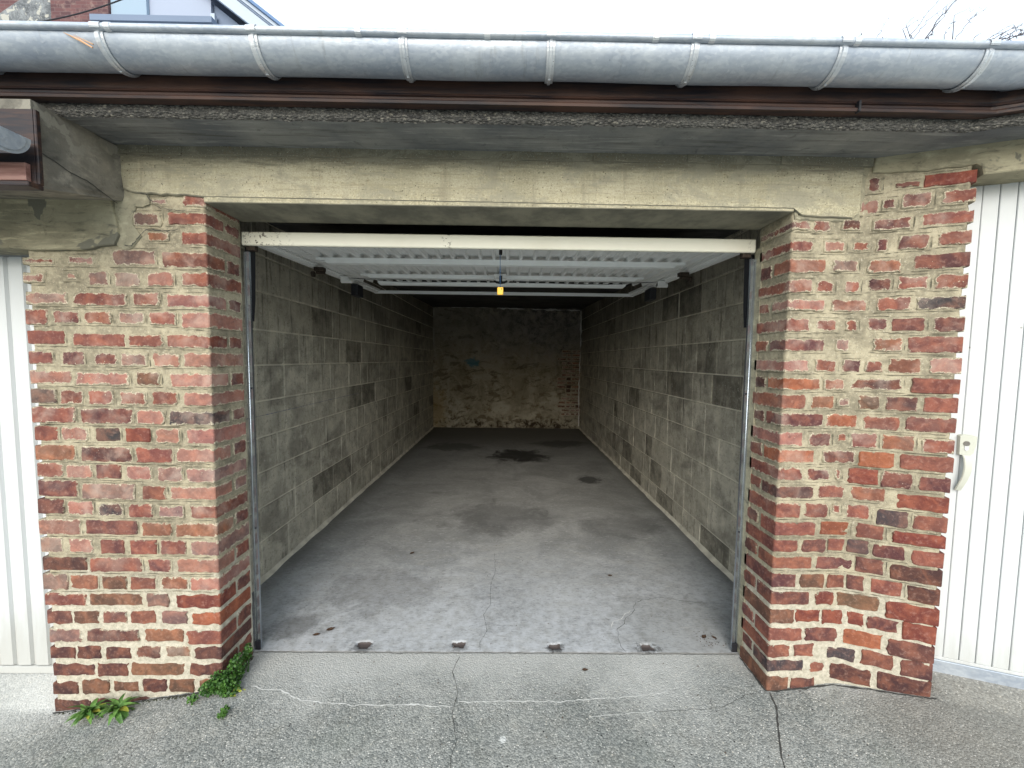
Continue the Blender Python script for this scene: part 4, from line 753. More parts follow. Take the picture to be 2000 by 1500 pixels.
# chalk line snapped on the left wall
V = []; F = []; n = 150
for k in range(n):
    y = 1.95 + 2.1 * k / (n - 1); w = 0.0022 * (0.3 + abs(mn.noise(Vector((y * 20, 0, 0)))))
    for s_ in (-1, 1): V.append((-1.5795, y, 1.075 + 0.003 * math.sin(y * 2) + s_ * w))
part('chalk_line', V, [(2 * i, 2 * i + 1, 2 * i + 3, 2 * i + 2) for i in range(n - 1)], MCHALK, wl1)
# cement fillet at the foot of both walls
for X, s, t in ((-1.582, 1, wl1), (1.522, -1, wl2)):
    V = []; F = []
    for k in range(160):
        y = 1.84 + 6.26 * k / 159; w = 0.016 + 0.008 * mn.noise(Vector((y * 6, X, 0))); V += [(X + s * 0.001, y, 0.028 + 0.008 * mn.noise(Vector((y * 8, X, 4)))), (X + s * w * 0.6, y, 0.013), (X + s * w * 1.5, y, 0.001)]
    F = [(3 * i + j, 3 * i + 3 + j, 3 * i + 4 + j, 3 * i + 1 + j) for i in range(159) for j in (0, 1)]; part('cement_fillet', V, F, MBLM, t, smooth=True)
# back wall
bw = empty('back_wall', (0, 8.1, 1.2), 'rear garage wall of blackened peeling plaster with a few bare bricks at its right', 'wall')
xs = [-1.6 + 0.04 * k for k in range(79)]; zs = [-0.02 + 0.04 * k for k in range(65)]; m = len(zs)
def hb(x, z):
    d = 0.016 * mn.noise(Vector((x * 2.3, z * 2.3, 1))) + 0.008 * mn.noise(Vector((x * 8, z * 8, 1)))
    if x > 1.05 + 0.25 * mn.noise(Vector((z * 2.5, 0, 5))) and 0.2 < z < 1.75: d += 0.025
    return 8.10 + d
V = [(x, hb(x, z), z) for x in xs for z in zs]; F = [(i * m + j, (i + 1) * m + j, (i + 1) * m + j + 1, i * m + j + 1) for i in range(len(xs) - 1) for j in range(m - 1)]
b = B(); b.add(V, F); b.box(-1.75, 1.75, 8.16, 8.3, -0.1, 2.6); b.obj('plaster', MBACK, bw)
for r in range(17):
    z = 0.28 + r * 0.083; x = 1.53
    lim = 1.16 + 0.22 * mn.noise(Vector((z * 2.5, 0, 5))) + rnd.uniform(-0.05, 0.1)
    while x > lim:
        L = rnd.choice((0.1, 0.2)); f = lambda a, dp, zz: (a, 8.108 + dp, zz); c = rnd.choice(('b8', 'b7', 'g8', 'o8', 'g7', 'b6', 'd7')); q = brick(bw, x - L, x - 0.012, z, z + 0.058, c, f, 0.06, 0, 2.0); x -= L + 0.004
        if rnd.random() < 0.13: q.color = (0.02, 0.018, 0.016, 0.0)
def ribbon(pts, w, mat, parent, name, y=8.078):
    V = []; F = []; P2 = []
    for a, b_ in zip(pts[:-1], pts[1:]):
        n = max(2, int(math.dist(a, b_) / 0.02)); P2 += [(a[0] + (b_[0] - a[0]) * k / n, a[1] + (b_[1] - a[1]) * k / n) for k in range(n)]
    for i, p in enumerate(P2):
        a, b_ = P2[max(0, i - 1)], P2[min(len(P2) - 1, i + 1)]; L = math.dist(a, b_) or 1; nx, nz = -(b_[1] - a[1]) / L, (b_[0] - a[0]) / L
        g = mn.noise(Vector((p[0] * 4, p[1] * 4, 3))); ww = w * max(0.0, 0.45 + g * 1.5); o = mn.noise(Vector((p[0] * 12, p[1] * 12, 9))) * w
        for s_ in (-1, 1): V.append((p[0] + nx * (o + s_ * ww), y, p[1] + nz * (o + s_ * ww)))
    F = [(2 * i, 2 * i + 1, 2 * i + 3, 2 * i + 2) for i in range(len(P2) - 1)]; return part(name, V, F, mat, parent)
ribbon([(-0.25, 2.515), (0.4, 2.50), (1.0, 2.49), (1.49, 2.485)], 0.022, MSTRIP, bw, 'ragged_white_edge')  # ragged off-white ribbons along the edges of the back wall
ribbon([(-1.2, 2.52), (-0.3, 2.515)], 0.009, MSTRIP, bw, 'ragged_white_edge')
ribbon([(1.495, 2.48), (1.50, 1.8), (1.49, 1.2), (1.485, 0.8), (1.495, 0.04)], 0.020, MSTRIP, bw, 'ragged_white_edge')
ribbon([(-1.565, 2.5), (-1.565, 1.6)], 0.005, MSTRIP, bw, 'ragged_white_edge')
# ================================================================== UP-AND-OVER DOOR, OPEN
DX0, DX1 = -1.243, 1.151
def dz(y): return 2.006 + (y - 1.83) * 0.036      # underside of the panel
od = empty('garage_door', (0, 1.83, 2.0), 'open up-and-over metal door lying flat under the ceiling, cream front edge', 'garage door')
b = B(); b.box(DX0, DX1, 1.828, 1.846, 1.964, 2.0255, 0.004); b.obj('front_edge', MCREAM, od)
# ribbed sheet
V = []; F = []; pitch = 0.0775; x = DX0 + 0.06; prof = []
while x < DX1 - 0.10:
    prof += [(x, 0.0), (x + 0.014, 0.0), (x + 0.020, 0.022), (x + pitch - 0.006, 0.022)]; x += pitch
prof = [(DX0 + 0.002, 0.013), (DX0 + 0.045, 0.013), (DX0 + 0.052, 0.022)] + prof + [(x, 0.0), (x + 0.014, 0.0), (x + 0.02, 0.013), (DX1 - 0.002, 0.0135)]
m = len(prof); yy = [1.846, 2.2, 2.6, 2.9, 3.13]
V = [(p[0], y, dz(y) + p[1]) for y in yy for p in prof] + [(p[0], y, dz(y) + p[1] + 0.0012) for y in yy for p in prof]; h = m * len(yy)
F = [(k * m + i, (k + 1) * m + i, (k + 1) * m + i + 1, k * m + i + 1) for k in range(len(yy) - 1) for i in range(m - 1)]; F += [tuple(h + q for q in f) for f in F]
b = B(); b.add(V, F); b.obj('ribbed_sheet', MGREYP, od)
def dbox(b, x0, x1, y0, y1, h0, h1, bev=0.002):
    return b.prism([(y0, dz(y0) + h0), (y1, dz(y1) + h0), (y1, dz(y1) + h1), (y0, dz(y0) + h1)], lambda y, z: (x0, y, z), lambda y, z: (x1, y, z))
for (xa, xb, xc) in ((DX0 + 0.001, DX0 + 0.034, DX0 + 0.050), (DX1 - 0.034, DX1 - 0.001, DX1 - 0.050)):
    b = B(); dbox(b, xa, xb, 1.85, 3.60, -0.022, 0.0125); dbox(b, min(xb, xc) if xc < xb else xb, max(xb, xc) if xc > xb else xa, 1.85, 3.60, -0.006, 0.0122); b.obj('side_rail', MGREYP, od)
b = B(); dbox(b, DX0, DX1, 3.602, 3.63, -0.024, 0.002); b.obj('rear_edge', MGREYL, od)
def stiff(x0, x1, y, wd, cham=0.05, hh=0.026):
    b = B(); z = dz(y) - 0.001
    pts = [(x0, z - hh * 0.45), (x0 + cham, z - hh * 0.55), (x0 + cham + 0.012, z - hh), (x1 - cham - 0.012, z - hh), (x1 - cham, z - hh * 0.55), (x1, z - hh * 0.45), (x1, z), (x0, z)]
    b.prism(pts, lambda x, zz: (x, y, zz), lambda x, zz: (x, y + wd, zz)); return b
stiff(-1.110, 1.012, 2.25, 0.045, hh=0.030).obj('stiffener', MGREYL, od)
stiff(-1.045, 0.945, 2.745, 0.042, hh=0.026).obj('stiffener', MGREYL, od)
stiff(-1.03, 0.912, 3.06, 0.040, 0.004, 0.026).obj('stiffener', MGREYL, od)
lb = B(); lb.box(-0.105, -0.022, 2.62, 2.665, 1.993, 2.022, 0.004); lk = lb.obj('lock_case', MGREYP, od)
b = B(); b.box(-0.095, -0.03, 2.655, 2.72, 1.985, 2.0, 0.002); b.obj('lock_plate', MGREYL, lk)
b = B(); b.tube([(-0.060, 2.61, 2.005), (-0.060, 2.60, 1.965)], 0.010, 10); b.tube([(-0.105, 2.60, 1.972), (-0.085, 2.60, 1.962), (-0.060, 2.60, 1.959), (-0.035, 2.60, 1.962), (-0.015, 2.60, 1.972)], [0.005, 0.008, 0.009, 0.008, 0.005], 8); b.obj('turn_handle', MBLACK, lk, smooth=True)
for sx in (-1, 1):
    b = B(); x0 = -0.062 + sx * 0.09; e = (-1.15 if sx < 0 else 1.06)
    for dzz in (0.0, 0.008): b.tube([(x0, 2.74, 2.0), (x0 + sx * 0.12, 2.742, 1.998 - dzz), (x0 + (e - x0) * 0.6, 2.75, 2.0 - dzz * 2), (e, 2.79, 2.016)], 0.0017, 5)
    b.tube([(x0 - 0.006, 2.74, 2.0), (x0 + 0.006, 2.74, 2.0)], 0.004, 6); b.obj('release_cable', MCABLE, od)
for sx, X in ((-1, DX0 + 0.06), (1, DX1 - 0.06)):
    b = B(); b.box(X - 0.03, X + 0.03, 2.43, 2.47, 1.985, 2.008, 0.002); b.tube([(X - 0.02, 2.45, 1.978), (X + 0.03, 2.45, 1.978)], 0.012, 10); b.tube([(X - sx * -0.03, 2.44, 1.965), (X + sx * 0.045, 2.44, 1.965)], 0.018, 12); b.obj('hinge_bracket', MRUST, od)
    b = B(); b.box(X - 0.025, X + 0.035, 2.80, 2.84, 1.99, 2.03, 0.002); b.tube([(X - 0.025, 2.82, 2.0), (X + 0.05, 2.82, 2.0)], 0.016, 10); b.obj('roller_bracket', MGREYP, od)
    b = B(); b.box(X + sx * 0.02 - 0.02, X + sx * 0.02 + 0.03, 3.02, 3.14, 1.93, 2.02, 0.004); b.obj('spring_housing', MDARK, od)
    # lifting arm hanging beside the rail
    xo = (-1.252 if sx < 0 else 1.168); b = B(); b.prism([(1.872, 1.965), (1.915, 1.965), (1.905, 1.72), (1.892, 1.62), (1.884, 1.62), (1.878, 1.72)], lambda y, z: (xo - sx * 0.018, y, z), lambda y, z: (xo + sx * 0.004, y, z)); b.obj('lifting_arm', MDARK, od)
    b = B(); b.box(X - 0.02 + sx * 0.03, X + 0.02 + sx * 0.03, 1.845, 1.875, 1.945, 1.972, 0.003); b.obj('corner_bolt', MRUST, od)
# door tracks
def track(X, s, label):
    t = empty('door_track', (X, 1.84, 0), label, 'door track', 'vertical tracks of the open door')
    pr = [(0, 0), (0.025, 0), (0.025, 0.012), (0.023, 0.012), (0.023, 0.003), (0.016, 0.003), (0.016, 0.010), (0.013, 0.010), (0.013, 0.003), (0.003, 0.003), (0.003, 0.035), (0, 0.035)]
    b = B(); b.prism(pr, lambda x, y: (X + s * x, 1.832 + y, 0.012), lambda x, y: (X + s * x, 1.832 + y, 1.935)); b.obj('channel', MGAL, t)
    b = B(); b.tube([(X + s * 0.0085, 1.8335, 0.03), (X + s * 0.0085, 1.8335, 1.92)], 0.0034, 8); b.obj('rolled_lip', MGAL, t, smooth=True)
    if s < 0: b = B(); b.box(X + 0.0005, X + 0.02, 1.795, 1.845, 0.01, 1.98); b.obj('fixing_strip', MCEM, t)
    for z in (0.62, 1.3): b = B(); b.tube([(X + s * 0.019, 1.829, z), (X + s * 0.019, 1.834, z)], 0.0045, 8); b.obj('bolt', MDARK, t)
    b = B(); b.box(*(sorted((X + s * 0.002, X + s * 0.028))), 1.824, 1.83, 0.006, 0.05, 0.001); b.obj('foot_plate', MDARK, t)
    return t
track(-1.2365, 1, 'shiny galvanised steel track up the left jamb of the open garage')
track(1.1585, -1, 'shiny galvanised steel track up the right jamb of the open garage')
# the gap behind: these fill the wall returns between jamb and inner wall
for (x0, x1, nm) in ((-1.60, -1.275, pierL), (1.195, 1.55, pierR)):
    b = B(); b.box(x0, x1, 1.70, 1.824, -0.02, 2.29); b.obj('wall_return', MBLM, nm)
# pull cord
pc = empty('pull_cord', (-0.045, 1.9, 1.99), 'thin blue cord with a yellow tag hanging from the open door', 'pull cord')
b = B(); b.box(-0.053, -0.037, 1.892, 1.908, 1.955, 1.997, 0.002); b.obj('clip', MBLACK, pc)
b = B(); b.tube([(-0.047, 1.9, 1.96), (-0.0465, 1.9, 1.88), (-0.0455, 1.9, 1.80)], 0.0016, 6); b.obj('cord', MBLUE, pc)
b = B(); b.box(-0.0595, -0.0305, 1.8975, 1.9045, 1.764, 1.801, 0.0025); tg = b.obj('tag', MYEL, pc)
b = B(); b.tube([(-0.038, 1.8968, 1.792), (-0.038, 1.8985, 1.792)], 0.0028, 8); b.obj('eyelet', MBLACK, tg)

# ================================================================== CLOSED DOORS
ld = empty('garage_door', (-3.1, 1.74, 0), 'closed white ribbed metal door at the left edge', 'garage door')
b = B(); b.box(-4.3, -1.97, 1.752, 1.775, -0.045, 1.93); b.obj('backing_sheet', MWHITE, ld)
b = B(); b.box(-4.3, -1.97, 1.738, 1.7515, -0.047, -0.014, 0.002); b.obj('bottom_rail', MWHITE, ld)
b = B(); b.box(-2.125, -1.97, 1.744, 1.7515, -0.0135, 1.93, 0.002); b.obj('door_stile', MWHITE, ld)
sx = -2.140
SL = None
for k in range(24):
    x1 = sx - k * 0.0815; x0 = x1 - 0.0655
    b = B(); b.prism([(x0, 1.7515), (x0 + 0.006, 1.741), (x1 - 0.006, 1.741), (x1, 1.7515)], lambda x, y: (x, y, -0.008), lambda x, y: (x, y, 1.905))
    o = b.obj('slat', MWHITE, ld)
rd = empty('garage_door', (*Wp(1.4, 0.12, 0)[:2], 0.15), 'closed white door of narrow vertical boards on the right, beige handle at its edge', 'garage door')
# frame: local axes along the angled wall
def wob_(b, s0, s1, d0, d1, z0, z1, bev=0.0015):
    M = Matrix(((DR[0], -NR[0], 0, BX), (DR[1], -NR[1], 0, FY), (0, 0, 1, 0), (0, 0, 0, 1))); return b.box(s0, s1, d0, d1, z0, z1, bev, M=M)
b = B(); wob_(b, 0.33, 2.6, 0.128, 0.15, 0.17, 2.19, 0); b.obj('backing_sheet', MWHITE, rd)
b = B(); wob_(b, 0.33, 2.6, 0.118, 0.1275, 0.172, 0.186); b.obj('bottom_rail', MWHITE, rd)
b = B(); wob_(b, 0.345, 0.4255, 0.1185, 0.1275, 0.1865, 2.19); b.obj('door_stile', MWHITE, rd)
s = 0.4275
for k in range(40):
    b = B(); wob_(b, s, s + 0.0495, 0.1185, 0.1275, 0.1865, 2.19, 0.0018); b.obj('slat', MWHITE, rd); s += 0.0525
b = B(); wob_(b, 0.33, 2.6, 0.112, 0.127, 0.112, 0.1715, 0.002)
prop(b.obj('sill_strip', MZ), 'grey zinc strip along the ground under the white boarded door', 'sill')
# handle
def wpt(s, d, z): return Wp(s, d, z)
hb_ = B(); S0, HZ = 0.440, 1.118
pl = [(-0.029, 0.040), (-0.020, 0.045), (0.018, 0.045), (0.028, 0.040), (0.027, 0.005), (0.019, -0.034), (0.010, -0.042), (-0.027, -0.042)]
hb_.prism(pl, lambda x, z: wpt(S0 + x, 0.118, HZ + z), lambda x, z: wpt(S0 + x * 0.93, 0.104, HZ + z * 0.95)); hd = hb_.obj('handle', MHAND, rd)
b = B(); cc = [(-0.004, 0.112, -0.036), (0.0, 0.104, -0.050), (0.0, 0.098, -0.085), (-0.004, 0.098, -0.125), (-0.013, 0.104, -0.165), (-0.018, 0.112, -0.190)]; V = []; F = []
ring_ = [(-0.013, -0.002), (-0.010, -0.005), (0.010, -0.005), (0.013, -0.002), (0.011, 0.003), (-0.011, 0.003)]
def cr(t):
    i = min(int(t), len(cc) - 2); f = t - i; f = f * f * (3 - 2 * f) if False else f; p0, p1, p2, p3 = cc[max(i - 1, 0)], cc[i], cc[i + 1], cc[min(i + 2, len(cc) - 1)]
    return tuple(0.5 * ((2 * p1[j]) + (-p0[j] + p2[j]) * f + (2 * p0[j] - 5 * p1[j] + 4 * p2[j] - p3[j]) * f * f + (-p0[j] + 3 * p1[j] - 3 * p2[j] + p3[j]) * f ** 3) for j in range(3))
n = 20
for k in range(n + 1):
    c = cr(5 * k / n); w = 1.15 - 0.35 * k / n
    for (u, v) in ring_: V.append(wpt(S0 + c[0] + u * w, c[1] + v, HZ + c[2] + v * 0.3))
m = 6; F = [(k * m + i, (k + 1) * m + i, (k + 1) * m + (i + 1) % m, k * m + (i + 1) % m) for k in range(n) for i in range(m)] + [tuple(range(m)), tuple(n * m + i for i in range(m))]
b.add(V, F); b.obj('grip', MHAND, hd)
b = B(); b.tube([wpt(S0 - 0.006, 0.105, HZ + 0.008), wpt(S0 - 0.006, 0.1015, HZ + 0.008)], 0.0105, 12); b.obj('lock_cylinder', MCYL, hd)
b = B(); b.prism([(-0.0065, 0), (-0.0065, -0.018), (0, -0.023), (0.0065, -0.018), (0.0065, 0)], lambda x, z: wpt(S0 - 0.005 + x, 0.104, HZ + z), lambda x, z: wpt(S0 - 0.005 + x, 0.1022, HZ + z)); b.obj('lock_nose', MWHITE, hd)

# ================================================================== PLANTS
def leaf_mesh(L, w, bend, mat, seg=5):
    V = []; F = []
    for k in range(seg + 1):
        t = k / seg; ww = w * math.sin(math.pi * min(0.97, 0.12 + 0.85 * t)) ** 0.8; a = bend * t; y = L * t * math.cos(a * 0.7); z = L * t * (0.5 * (1 - t) * 1.2) - L * math.sin(a) * t * 0.55
        V += [(-ww, y, z + ww * 0.25), (0, y, z - ww * 0.1), (ww, y, z + ww * 0.25)]
    F = [(3 * k + i, 3 * k + 3 + i, 3 * k + 4 + i, 3 * k + 1 + i) for k in range(seg) for i in (0, 1)]
    return mesh('leaf', V, F, mat, smooth=True)
LM = [leaf_mesh(0.085, 0.0075, 0.5, MLEAF), leaf_mesh(0.072, 0.0085, 0.9, MLEAF), leaf_mesh(0.055, 0.009, 0.2, MLEAF)]
LP = leaf_mesh(0.05, 0.012, 0.7, MYL)
def rosette(x, y, label, n, lean, seed):
    r = random.Random(seed); z = hground(x, y) + 0.022; t = empty('rosette_weed', (x, y, z), label, 'weed', 'rosette weeds at the pier foot')
    for k in range(n):
        o = link('leaf', LM[k % 3] if k % 9 else LP, t); a = 2.4 * k + r.uniform(-.3, .3); el = r.uniform(-0.35, 0.95) * (1 - k / n * 0.3) if math.cos(a) < 0.2 else r.uniform(0.5, 1.2)
        o.rotation_euler = (el, r.uniform(-.3, .3), a + math.pi + lean); o.scale = [r.uniform(0.75, 1.1)] * 3; o.location = (r.uniform(-.005, .005), r.uniform(-.005, .005), r.uniform(-0.004, 0.006))
    b = B(); b.tube([(x, y, z - 0.03), (x, y, z + 0.004)], [0.004, 0.006], 6); b.obj('stem', MIVY, t)
rosette(-1.735, 1.535, 'fuller green rosette weed, the left one at the foot of the left pier', 64, 0.2, 3)
rosette(-1.615, 1.530, 'sparser rosette weed with an upright pale leaf, just right of the fuller one', 44, -0.5, 5)
def small_leaf(V, F, p, s, r):
    k = len(V); ax = Vector((r.gauss(0, 1), r.gauss(0, 1) - 0.8, r.gauss(0, 1) + 0.5)).normalized(); u = ax.orthogonal().normalized(); u.rotate(Matrix.Rotation(r.uniform(0, 6.3), 3, ax)); v = ax.cross(u)
    for (a, c, h) in ((-0.9, 0, 0), (-0.4, 0.62, .12), (0.35, 0.6, .1), (1.0, 0, -.1), (0.35, -0.6, .1), (-0.4, -0.62, .12)): V.append(tuple(Vector(p) + (u * a + v * c + ax * h) * s))
    F += [(k, k + 1, k + 2, k + 3), (k, k + 3, k + 4, k + 5)]
def bushy(cl, n, name, label, seed, yellow=0):
    r = random.Random(seed); cx, cy = cl[0][0], cl[0][1]; t = empty(name, (cx, cy, hground(cx, cy)), label, 'weed'); V = []; F = []; VY = []; FY_ = []; b = B()
    for (x, y, z, rx, ry, rz, wgt) in cl:
        for k in range(int(n * wgt)):
            while True:
                q = (r.uniform(-1, 1), r.uniform(-1, 1), r.uniform(-1, 1))
                if q[0] ** 2 + q[1] ** 2 + q[2] ** 2 < 1: break
            p = (x + q[0] * rx, y + q[1] * ry, max(hground(x + q[0] * rx, y + q[1] * ry) + 0.003, z + q[2] * rz))
            small_leaf(V, F, p, r.uniform(0.0035, 0.0078), r)
        for k in range(5): b.tube([(x + r.uniform(-.3, .3) * rx, y, hground(x, y) - 0.005), (x + r.uniform(-.6, .6) * rx, y + r.uniform(-.5, .5) * ry, z + r.uniform(0, .8) * rz)], [0.0014, 0.0007], 5)
    f = part('foliage', V, F, MIVY, t, smooth=False); f['kind'] = 'stuff'; s_ = b.obj('stems', MIVY, t); s_['kind'] = 'stuff'
    if yellow:
        for k in range(yellow): small_leaf(VY, FY_, (cx + 0.075 + r.uniform(-.02, .022), cy - 0.01 + r.uniform(-.02, .02), hground(cx, cy) + r.uniform(.01, .04)), r.uniform(.006, .010), r)
        part('yellow_leaves', VY, FY_, MYL, t)['kind'] = 'stuff'
bushy([(-1.225, 1.585, 0.045, 0.055, 0.035, 0.05, 1.0), (-1.195, 1.64, 0.065, 0.028, 0.05, 0.065, 0.75), (-1.19, 1.585, 0.02, 0.05, 0.035, 0.03, 0.5), (-1.185, 1.70, 0.095, 0.018, 0.025, 0.04, 0.25), (-1.275, 1.575, 0.025, 0.035, 0.02, 0.03, 0.35)], 620, 'bushy_weed', 'bushy green weed growing from the bottom corner of the left pier beside the track', 11, 9)
bushy([(-1.315, 1.545, 0.010, 0.026, 0.02, 0.014, 1.0)], 60, 'tiny_weed', 'tiny green sprout on the concrete, just left of the bushy weed', 12)
bushy([(-1.135, 1.475, 0.014, 0.016, 0.03, 0.02, 1.0)], 80, 'tiny_weed', 'tiny green sprout on the concrete, below and nearer than the bushy weed', 13, 0)
# soil and moss packed into the foot of the left pier
r = random.Random(31); V = []; F = []
for k in range(420):
    q = r.random(); x, y = (-1.97 + q * 0.74, 1.600 - abs(r.gauss(0, 0.007))) if k < 300 else (-1.228 + abs(r.gauss(0, 0.006)), 1.61 + r.random() * 0.19)
    dens = mn.noise(Vector((x * 9, y * 9, 6)));
    if dens < -0.12: continue
    s_ = r.uniform(0.0018, 0.0055); hz = hground(x, y); a = r.uniform(0, 6); kk = len(V)
    for (u, v, w) in ((-1, 0, -.2), (0, 0.8, -.2), (1, 0, -.2), (0, -0.8, -.2), (0, 0, 0.7)): V.append((x + s_ * (u * math.cos(a) - v * math.sin(a)), y + s_ * (u * math.sin(a) + v * math.cos(a)), hz + s_ * w))
    F += [(kk, kk + 1, kk + 4), (kk + 1, kk + 2, kk + 4), (kk + 2, kk + 3, kk + 4), (kk + 3, kk, kk + 4)]
ms = part('moss', V, F, MSOIL); prop(ms, 'crumbs of soil and moss along the foot of the left pier', 'moss', kind='stuff')
# dead leaves and litter
def dry(x, y, hz, s, a, label, curl=0.4):
    V = []; F = []; pts = [(-1, 0), (-0.5, 0.45), (0.1, 0.55), (0.5, 0.3), (1, 0.05), (0.5, -0.35), (0, -0.5), (-0.6, -0.35)]
    for (u, v) in pts: V.append((x + s * (u * math.cos(a) - v * math.sin(a)), y + s * (u * math.sin(a) + v * math.cos(a)), hz + 0.002 + s * curl * abs(v) * 0.8 + s * 0.2 * u * u))
    V.append((x, y, hz + 0.002)); F = [(i, (i + 1) % 8, 8) for i in range(8)]
    o = part('fallen_leaf', V, F, MDRY); prop(o, label, 'fallen leaf', 'dead leaves on the ground'); return o
dry(0.375, 1.715, hground(0.375, 1.715), 0.016, 0.1, 'single curled brown leaf on the rough concrete in front of the threshold')
dry(1.045, 1.93, 0.004, 0.020, 0.7, 'rust-brown dead leaf near the foot of the right track')
dry(1.095, 1.925, 0.004, 0.015, 2.2, 'smaller brown dead leaf closest to the right track')
dry(0.70, 2.50, 0.005, 0.018, 0.2, 'orange-brown leaf lying on the garage floor towards the right wall')
dry(-0.985, 1.93, 0.004, 0.020, 0.3, 'flat dark leaf on the floor behind the left end of the threshold')
dry(-0.93, 1.97, 0.004, 0.024, 0.5, 'larger dark leaf just behind the left end of the threshold')
dry(-0.70, 2.78, 0.005, 0.022, 0.9, 'dark scrap lying on the garage floor near the left wall')
r = random.Random(4); V = []; F = []
for k in range(170):
    if k < 90: x, y = r.uniform(-1.2, 1.1), 1.84 + abs(r.gauss(0, 0.9)); hz = 0.0045
    elif k < 130: x, y = 1.06 + r.gauss(0, 0.035), 1.87 + abs(r.gauss(0, 0.05)); hz = 0.004
    else: x, y = r.uniform(-1.1, 1.1), r.uniform(1.3, 1.78); hz = hground(x, y) + 0.001
    s_ = r.uniform(0.0015, 0.0045); a = r.uniform(0, 6); kk = len(V)
    for (u, v, w) in ((-1, 0, 0), (0, 0.6, 0.1), (1.2, 0, 0), (0, -0.6, 0.1), (0, 0, 0.7)): V.append((x + s_ * (u * math.cos(a) - v * math.sin(a)), y + s_ * (u * math.sin(a) + v * math.cos(a)), hz + s_ * w))
    F += [(kk, kk + 1, kk + 4), (kk + 1, kk + 2, kk + 4), (kk + 2, kk + 3, kk + 4), (kk + 3, kk, kk + 4)]
gv = part('grit', V, F, MDRY); prop(gv, 'scattered dark grit and crumbs on the floor and concrete', 'grit', kind='stuff')

# ================================================================== BEYOND THE ROOF
h1 = empty('brick_house', (-11.5, 10, 0), 'dark red brick house beyond the roof at the upper left', 'house')
b = B(); b.box(-10.09, -8.846, 9.0, 10.2, 0, 10.4); b.obj('chimney_breast', MFARB, h1)
b = B(); b.box(-17, -10.095, 9.9, 14, 0, 11.9); b.obj('brick_wall', MFARB, h1)
b = B(); b.prism([(-10.10, 8.0), (-10.10, 10.0), (-10.9, 9.35), (-11.0, 8.0)], lambda x, z: (x, 9.3, z), lambda x, z: (x, 9.89, z)); b.prism([(-13.5, 8.0), (-10.9, 8.0), (-10.2, 10.0), (-13.5, 7.9)], lambda x, z: (x, 9.31, z), lambda x, z: (x, 9.885, z)); b.obj('lichened_roof', MSLATE, h1)
h2 = empty('dormer_house', (-7.0, 10, 0), 'pale blue-white house with a gable and box dormer beyond the gutter', 'house')
b = B(); b.box(-8.835, -8.06, 9.05, 12.5, 0, 10.6); b.obj('pale_wall', MHOUSE, h2)
b = B(); b.box(-8.055, -6.70, 9.12, 12.5, 0, 10.6); b.obj('grey_wall', m_paint('lilac_cladding', (0.32, 0.37, 0.47), 0.7, 0.12, (0.28, 0.32, 0.42)), h2)
b = B(); b.box(-8.80, -6.28, 8.55, 9.04, 8.40, 8.52); b.obj('eaves_board', MHGREY, h2)
b = B(); b.box(-6.69, -6.60, 9.08, 9.15, 8.0, 9.02); b.obj('downpipe', MHW, h2)
V0 = (-6.95, 9.55); V1 = (-5.0, 8.10)
def strip(d0, d1, y0, y1): 
    dx, dz_ = V1[0] - V0[0], V1[1] - V0[1]; L = math.hypot(dx, dz_); nx, nz = -dz_ / L, dx / L
    return [(V0[0] + nx * d0, V0[1] + nz * d0), (V1[0] + nx * d0, V1[1] + nz * d0), (V1[0] + nx * d1, V1[1] + nz * d1), (V0[0] + nx * d1, V0[1] + nz * d1)]
for (d0, d1, y0, y1, nm, mt) in ((0.02, 0.26, 8.9, 9.0, 'barge_board', MHW), (0.265, 0.30, 8.88, 9.0, 'inner_trim', MHGREY), (0.305, 0.37, 8.86, 9.0, 'outer_trim', MHW), (0.375, 0.43, 8.8, 12.4, 'verge_edge', m_plain('blue_verge', (0.10, 0.19, 0.36), 0.5))):
    b = B(); b.prism(strip(d0, d1, 0, 0), lambda x, z: (x, y0, z), lambda x, z: (x, y1, z)); b.obj(nm, mt, h2)
b = B(); b.prism([(-6.69, 0), (-5.1, 0), (-5.1, 8.1), (-6.69, 9.3)], lambda x, z: (x, 9.2, z), lambda x, z: (x, 12.3, z)); b.obj('gable_wall', MHGREY, h2)
b = B(); pts = []
for k in range(25):
    t = k / 24; pts.append((-10.8 + t * 5.2, 8.2 - t * 0.3, 7.90 + t * 0.9 + 0.35 * t * t - 0.25 * math.sin(t * 3.14)))
b.tube(pts, 0.012, 6); prop(b.obj('overhead_wire', MDARK), 'thin dark wire sagging across the brick chimney at the upper left', 'wire')
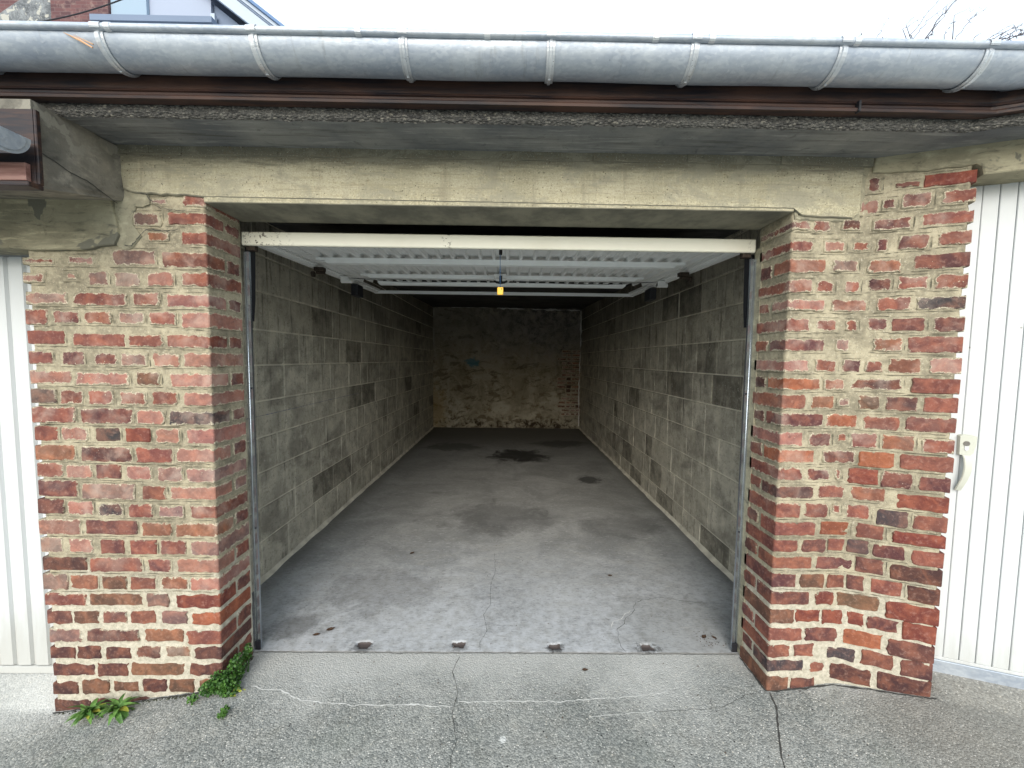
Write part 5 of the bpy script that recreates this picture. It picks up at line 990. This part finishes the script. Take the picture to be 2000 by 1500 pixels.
# bare tree
tr = empty('bare_tree', (16.8, 15.0, 0), 'leafless tree whose thin twigs rise above the gutter at the upper right', 'tree')
b = B(); b.tube([(16.8, 15, -0.3), (16.75, 15, 2.5), (16.9, 14.9, 5.0), (16.7, 14.8, 7.5), (16.6, 14.6, 9.5)], [0.26, 0.21, 0.18, 0.14, 0.09], 10); b.obj('trunk', MBARK, tr, smooth=True)
def tw(px, py, Y=14.0):   # a few twig end points measured off the photograph, expressed in metres at their distance
    return (12.607 + (px - 1710) * 0.01727, Y, 12.734 + (75 - py) * 0.0172 + (px - 1710) * 0.0004)
b = B(); r = random.Random(21); hub = Vector((16.6, 14.6, 9.3))
def twig(pts, r0, kids=3):
    pts = [Vector(tw(*p)) for p in pts]; q = []
    for a, c in zip(pts[:-1], pts[1:]):
        n = 5
        for k in range(n): q.append(a.lerp(c, k / n) + Vector((r.gauss(0, .012), r.gauss(0, .05), r.gauss(0, .012))))
    q.append(pts[-1]); b.tube(q, [r0 * (1 - 0.7 * i / (len(q) - 1)) for i in range(len(q))], 5, False)
    for k in range(kids):
        i = r.randrange(1, len(q) - 1); d = (q[i + 1] - q[i]).normalized(); d.rotate(Matrix.Rotation(r.choice((-1, 1)) * r.uniform(0.3, 0.8), 3, 'Y')); L = r.uniform(0.12, 0.4); b.tube([q[i], q[i] + d * L * .5 + Vector((0, 0, .01)), q[i] + d * L], [r0 * .5, r0 * .4, r0 * .15], 4, False)
    base = q[0]; mid = base.lerp(hub, 0.5) + Vector((-0.3, 0, 0.2)); b.tube([hub, mid, base], [0.05, 0.03, r0], 6, False)
for pts, rr, kd in (([(1713, 75), (1728, 45), (1748, 14)], .010, 4), ([(1777, 76), (1803, 38), (1835, 0), (1850, -20)], .012, 4), ([(1785, 76), (1812, 43), (1850, 12), (1885, -10)], .012, 6),
                    ([(1811, 76), (1835, 40), (1866, 4), (1885, -15)], .022, 6), ([(1813, 76), (1838, 42), (1872, 0)], .016, 3), ([(1764, 57), (1795, 39), (1812, 31)], .009, 2), ([(1773, 45), (1787, 31)], .008, 2),
                    ([(1872, 76), (1893, 48), (1912, 28), (1935, 18)], .013, 7), ([(1845, 72), (1858, 57), (1864, 44)], .010, 4), ([(1872, 29), (1900, 20), (1925, 16)], .008, 4), ([(1815, 73), (1835, 66)], .010, 6),
                    ([(1908, 76), (1921, 66)], .009, 2), ([(1938, 78), (1965, 60), (1998, 44)], .012, 5), ([(1945, 79), (1975, 62), (2010, 50)], .016, 8), ([(1955, 80), (1985, 66), (2015, 58)], .018, 10), ([(1965, 80), (1990, 72), (2020, 64)], .02, 12),
                    ([(1975, 81), (2000, 70), (2030, 60)], .02, 10), ([(1675, 72), (1682, 67)], .01, 2), ([(1722, 74), (1740, 71)], .009, 2)):
    twig(pts, rr, kd)
tg_ = b.obj('twigs', MBARK, tr); tg_['kind'] = 'stuff'
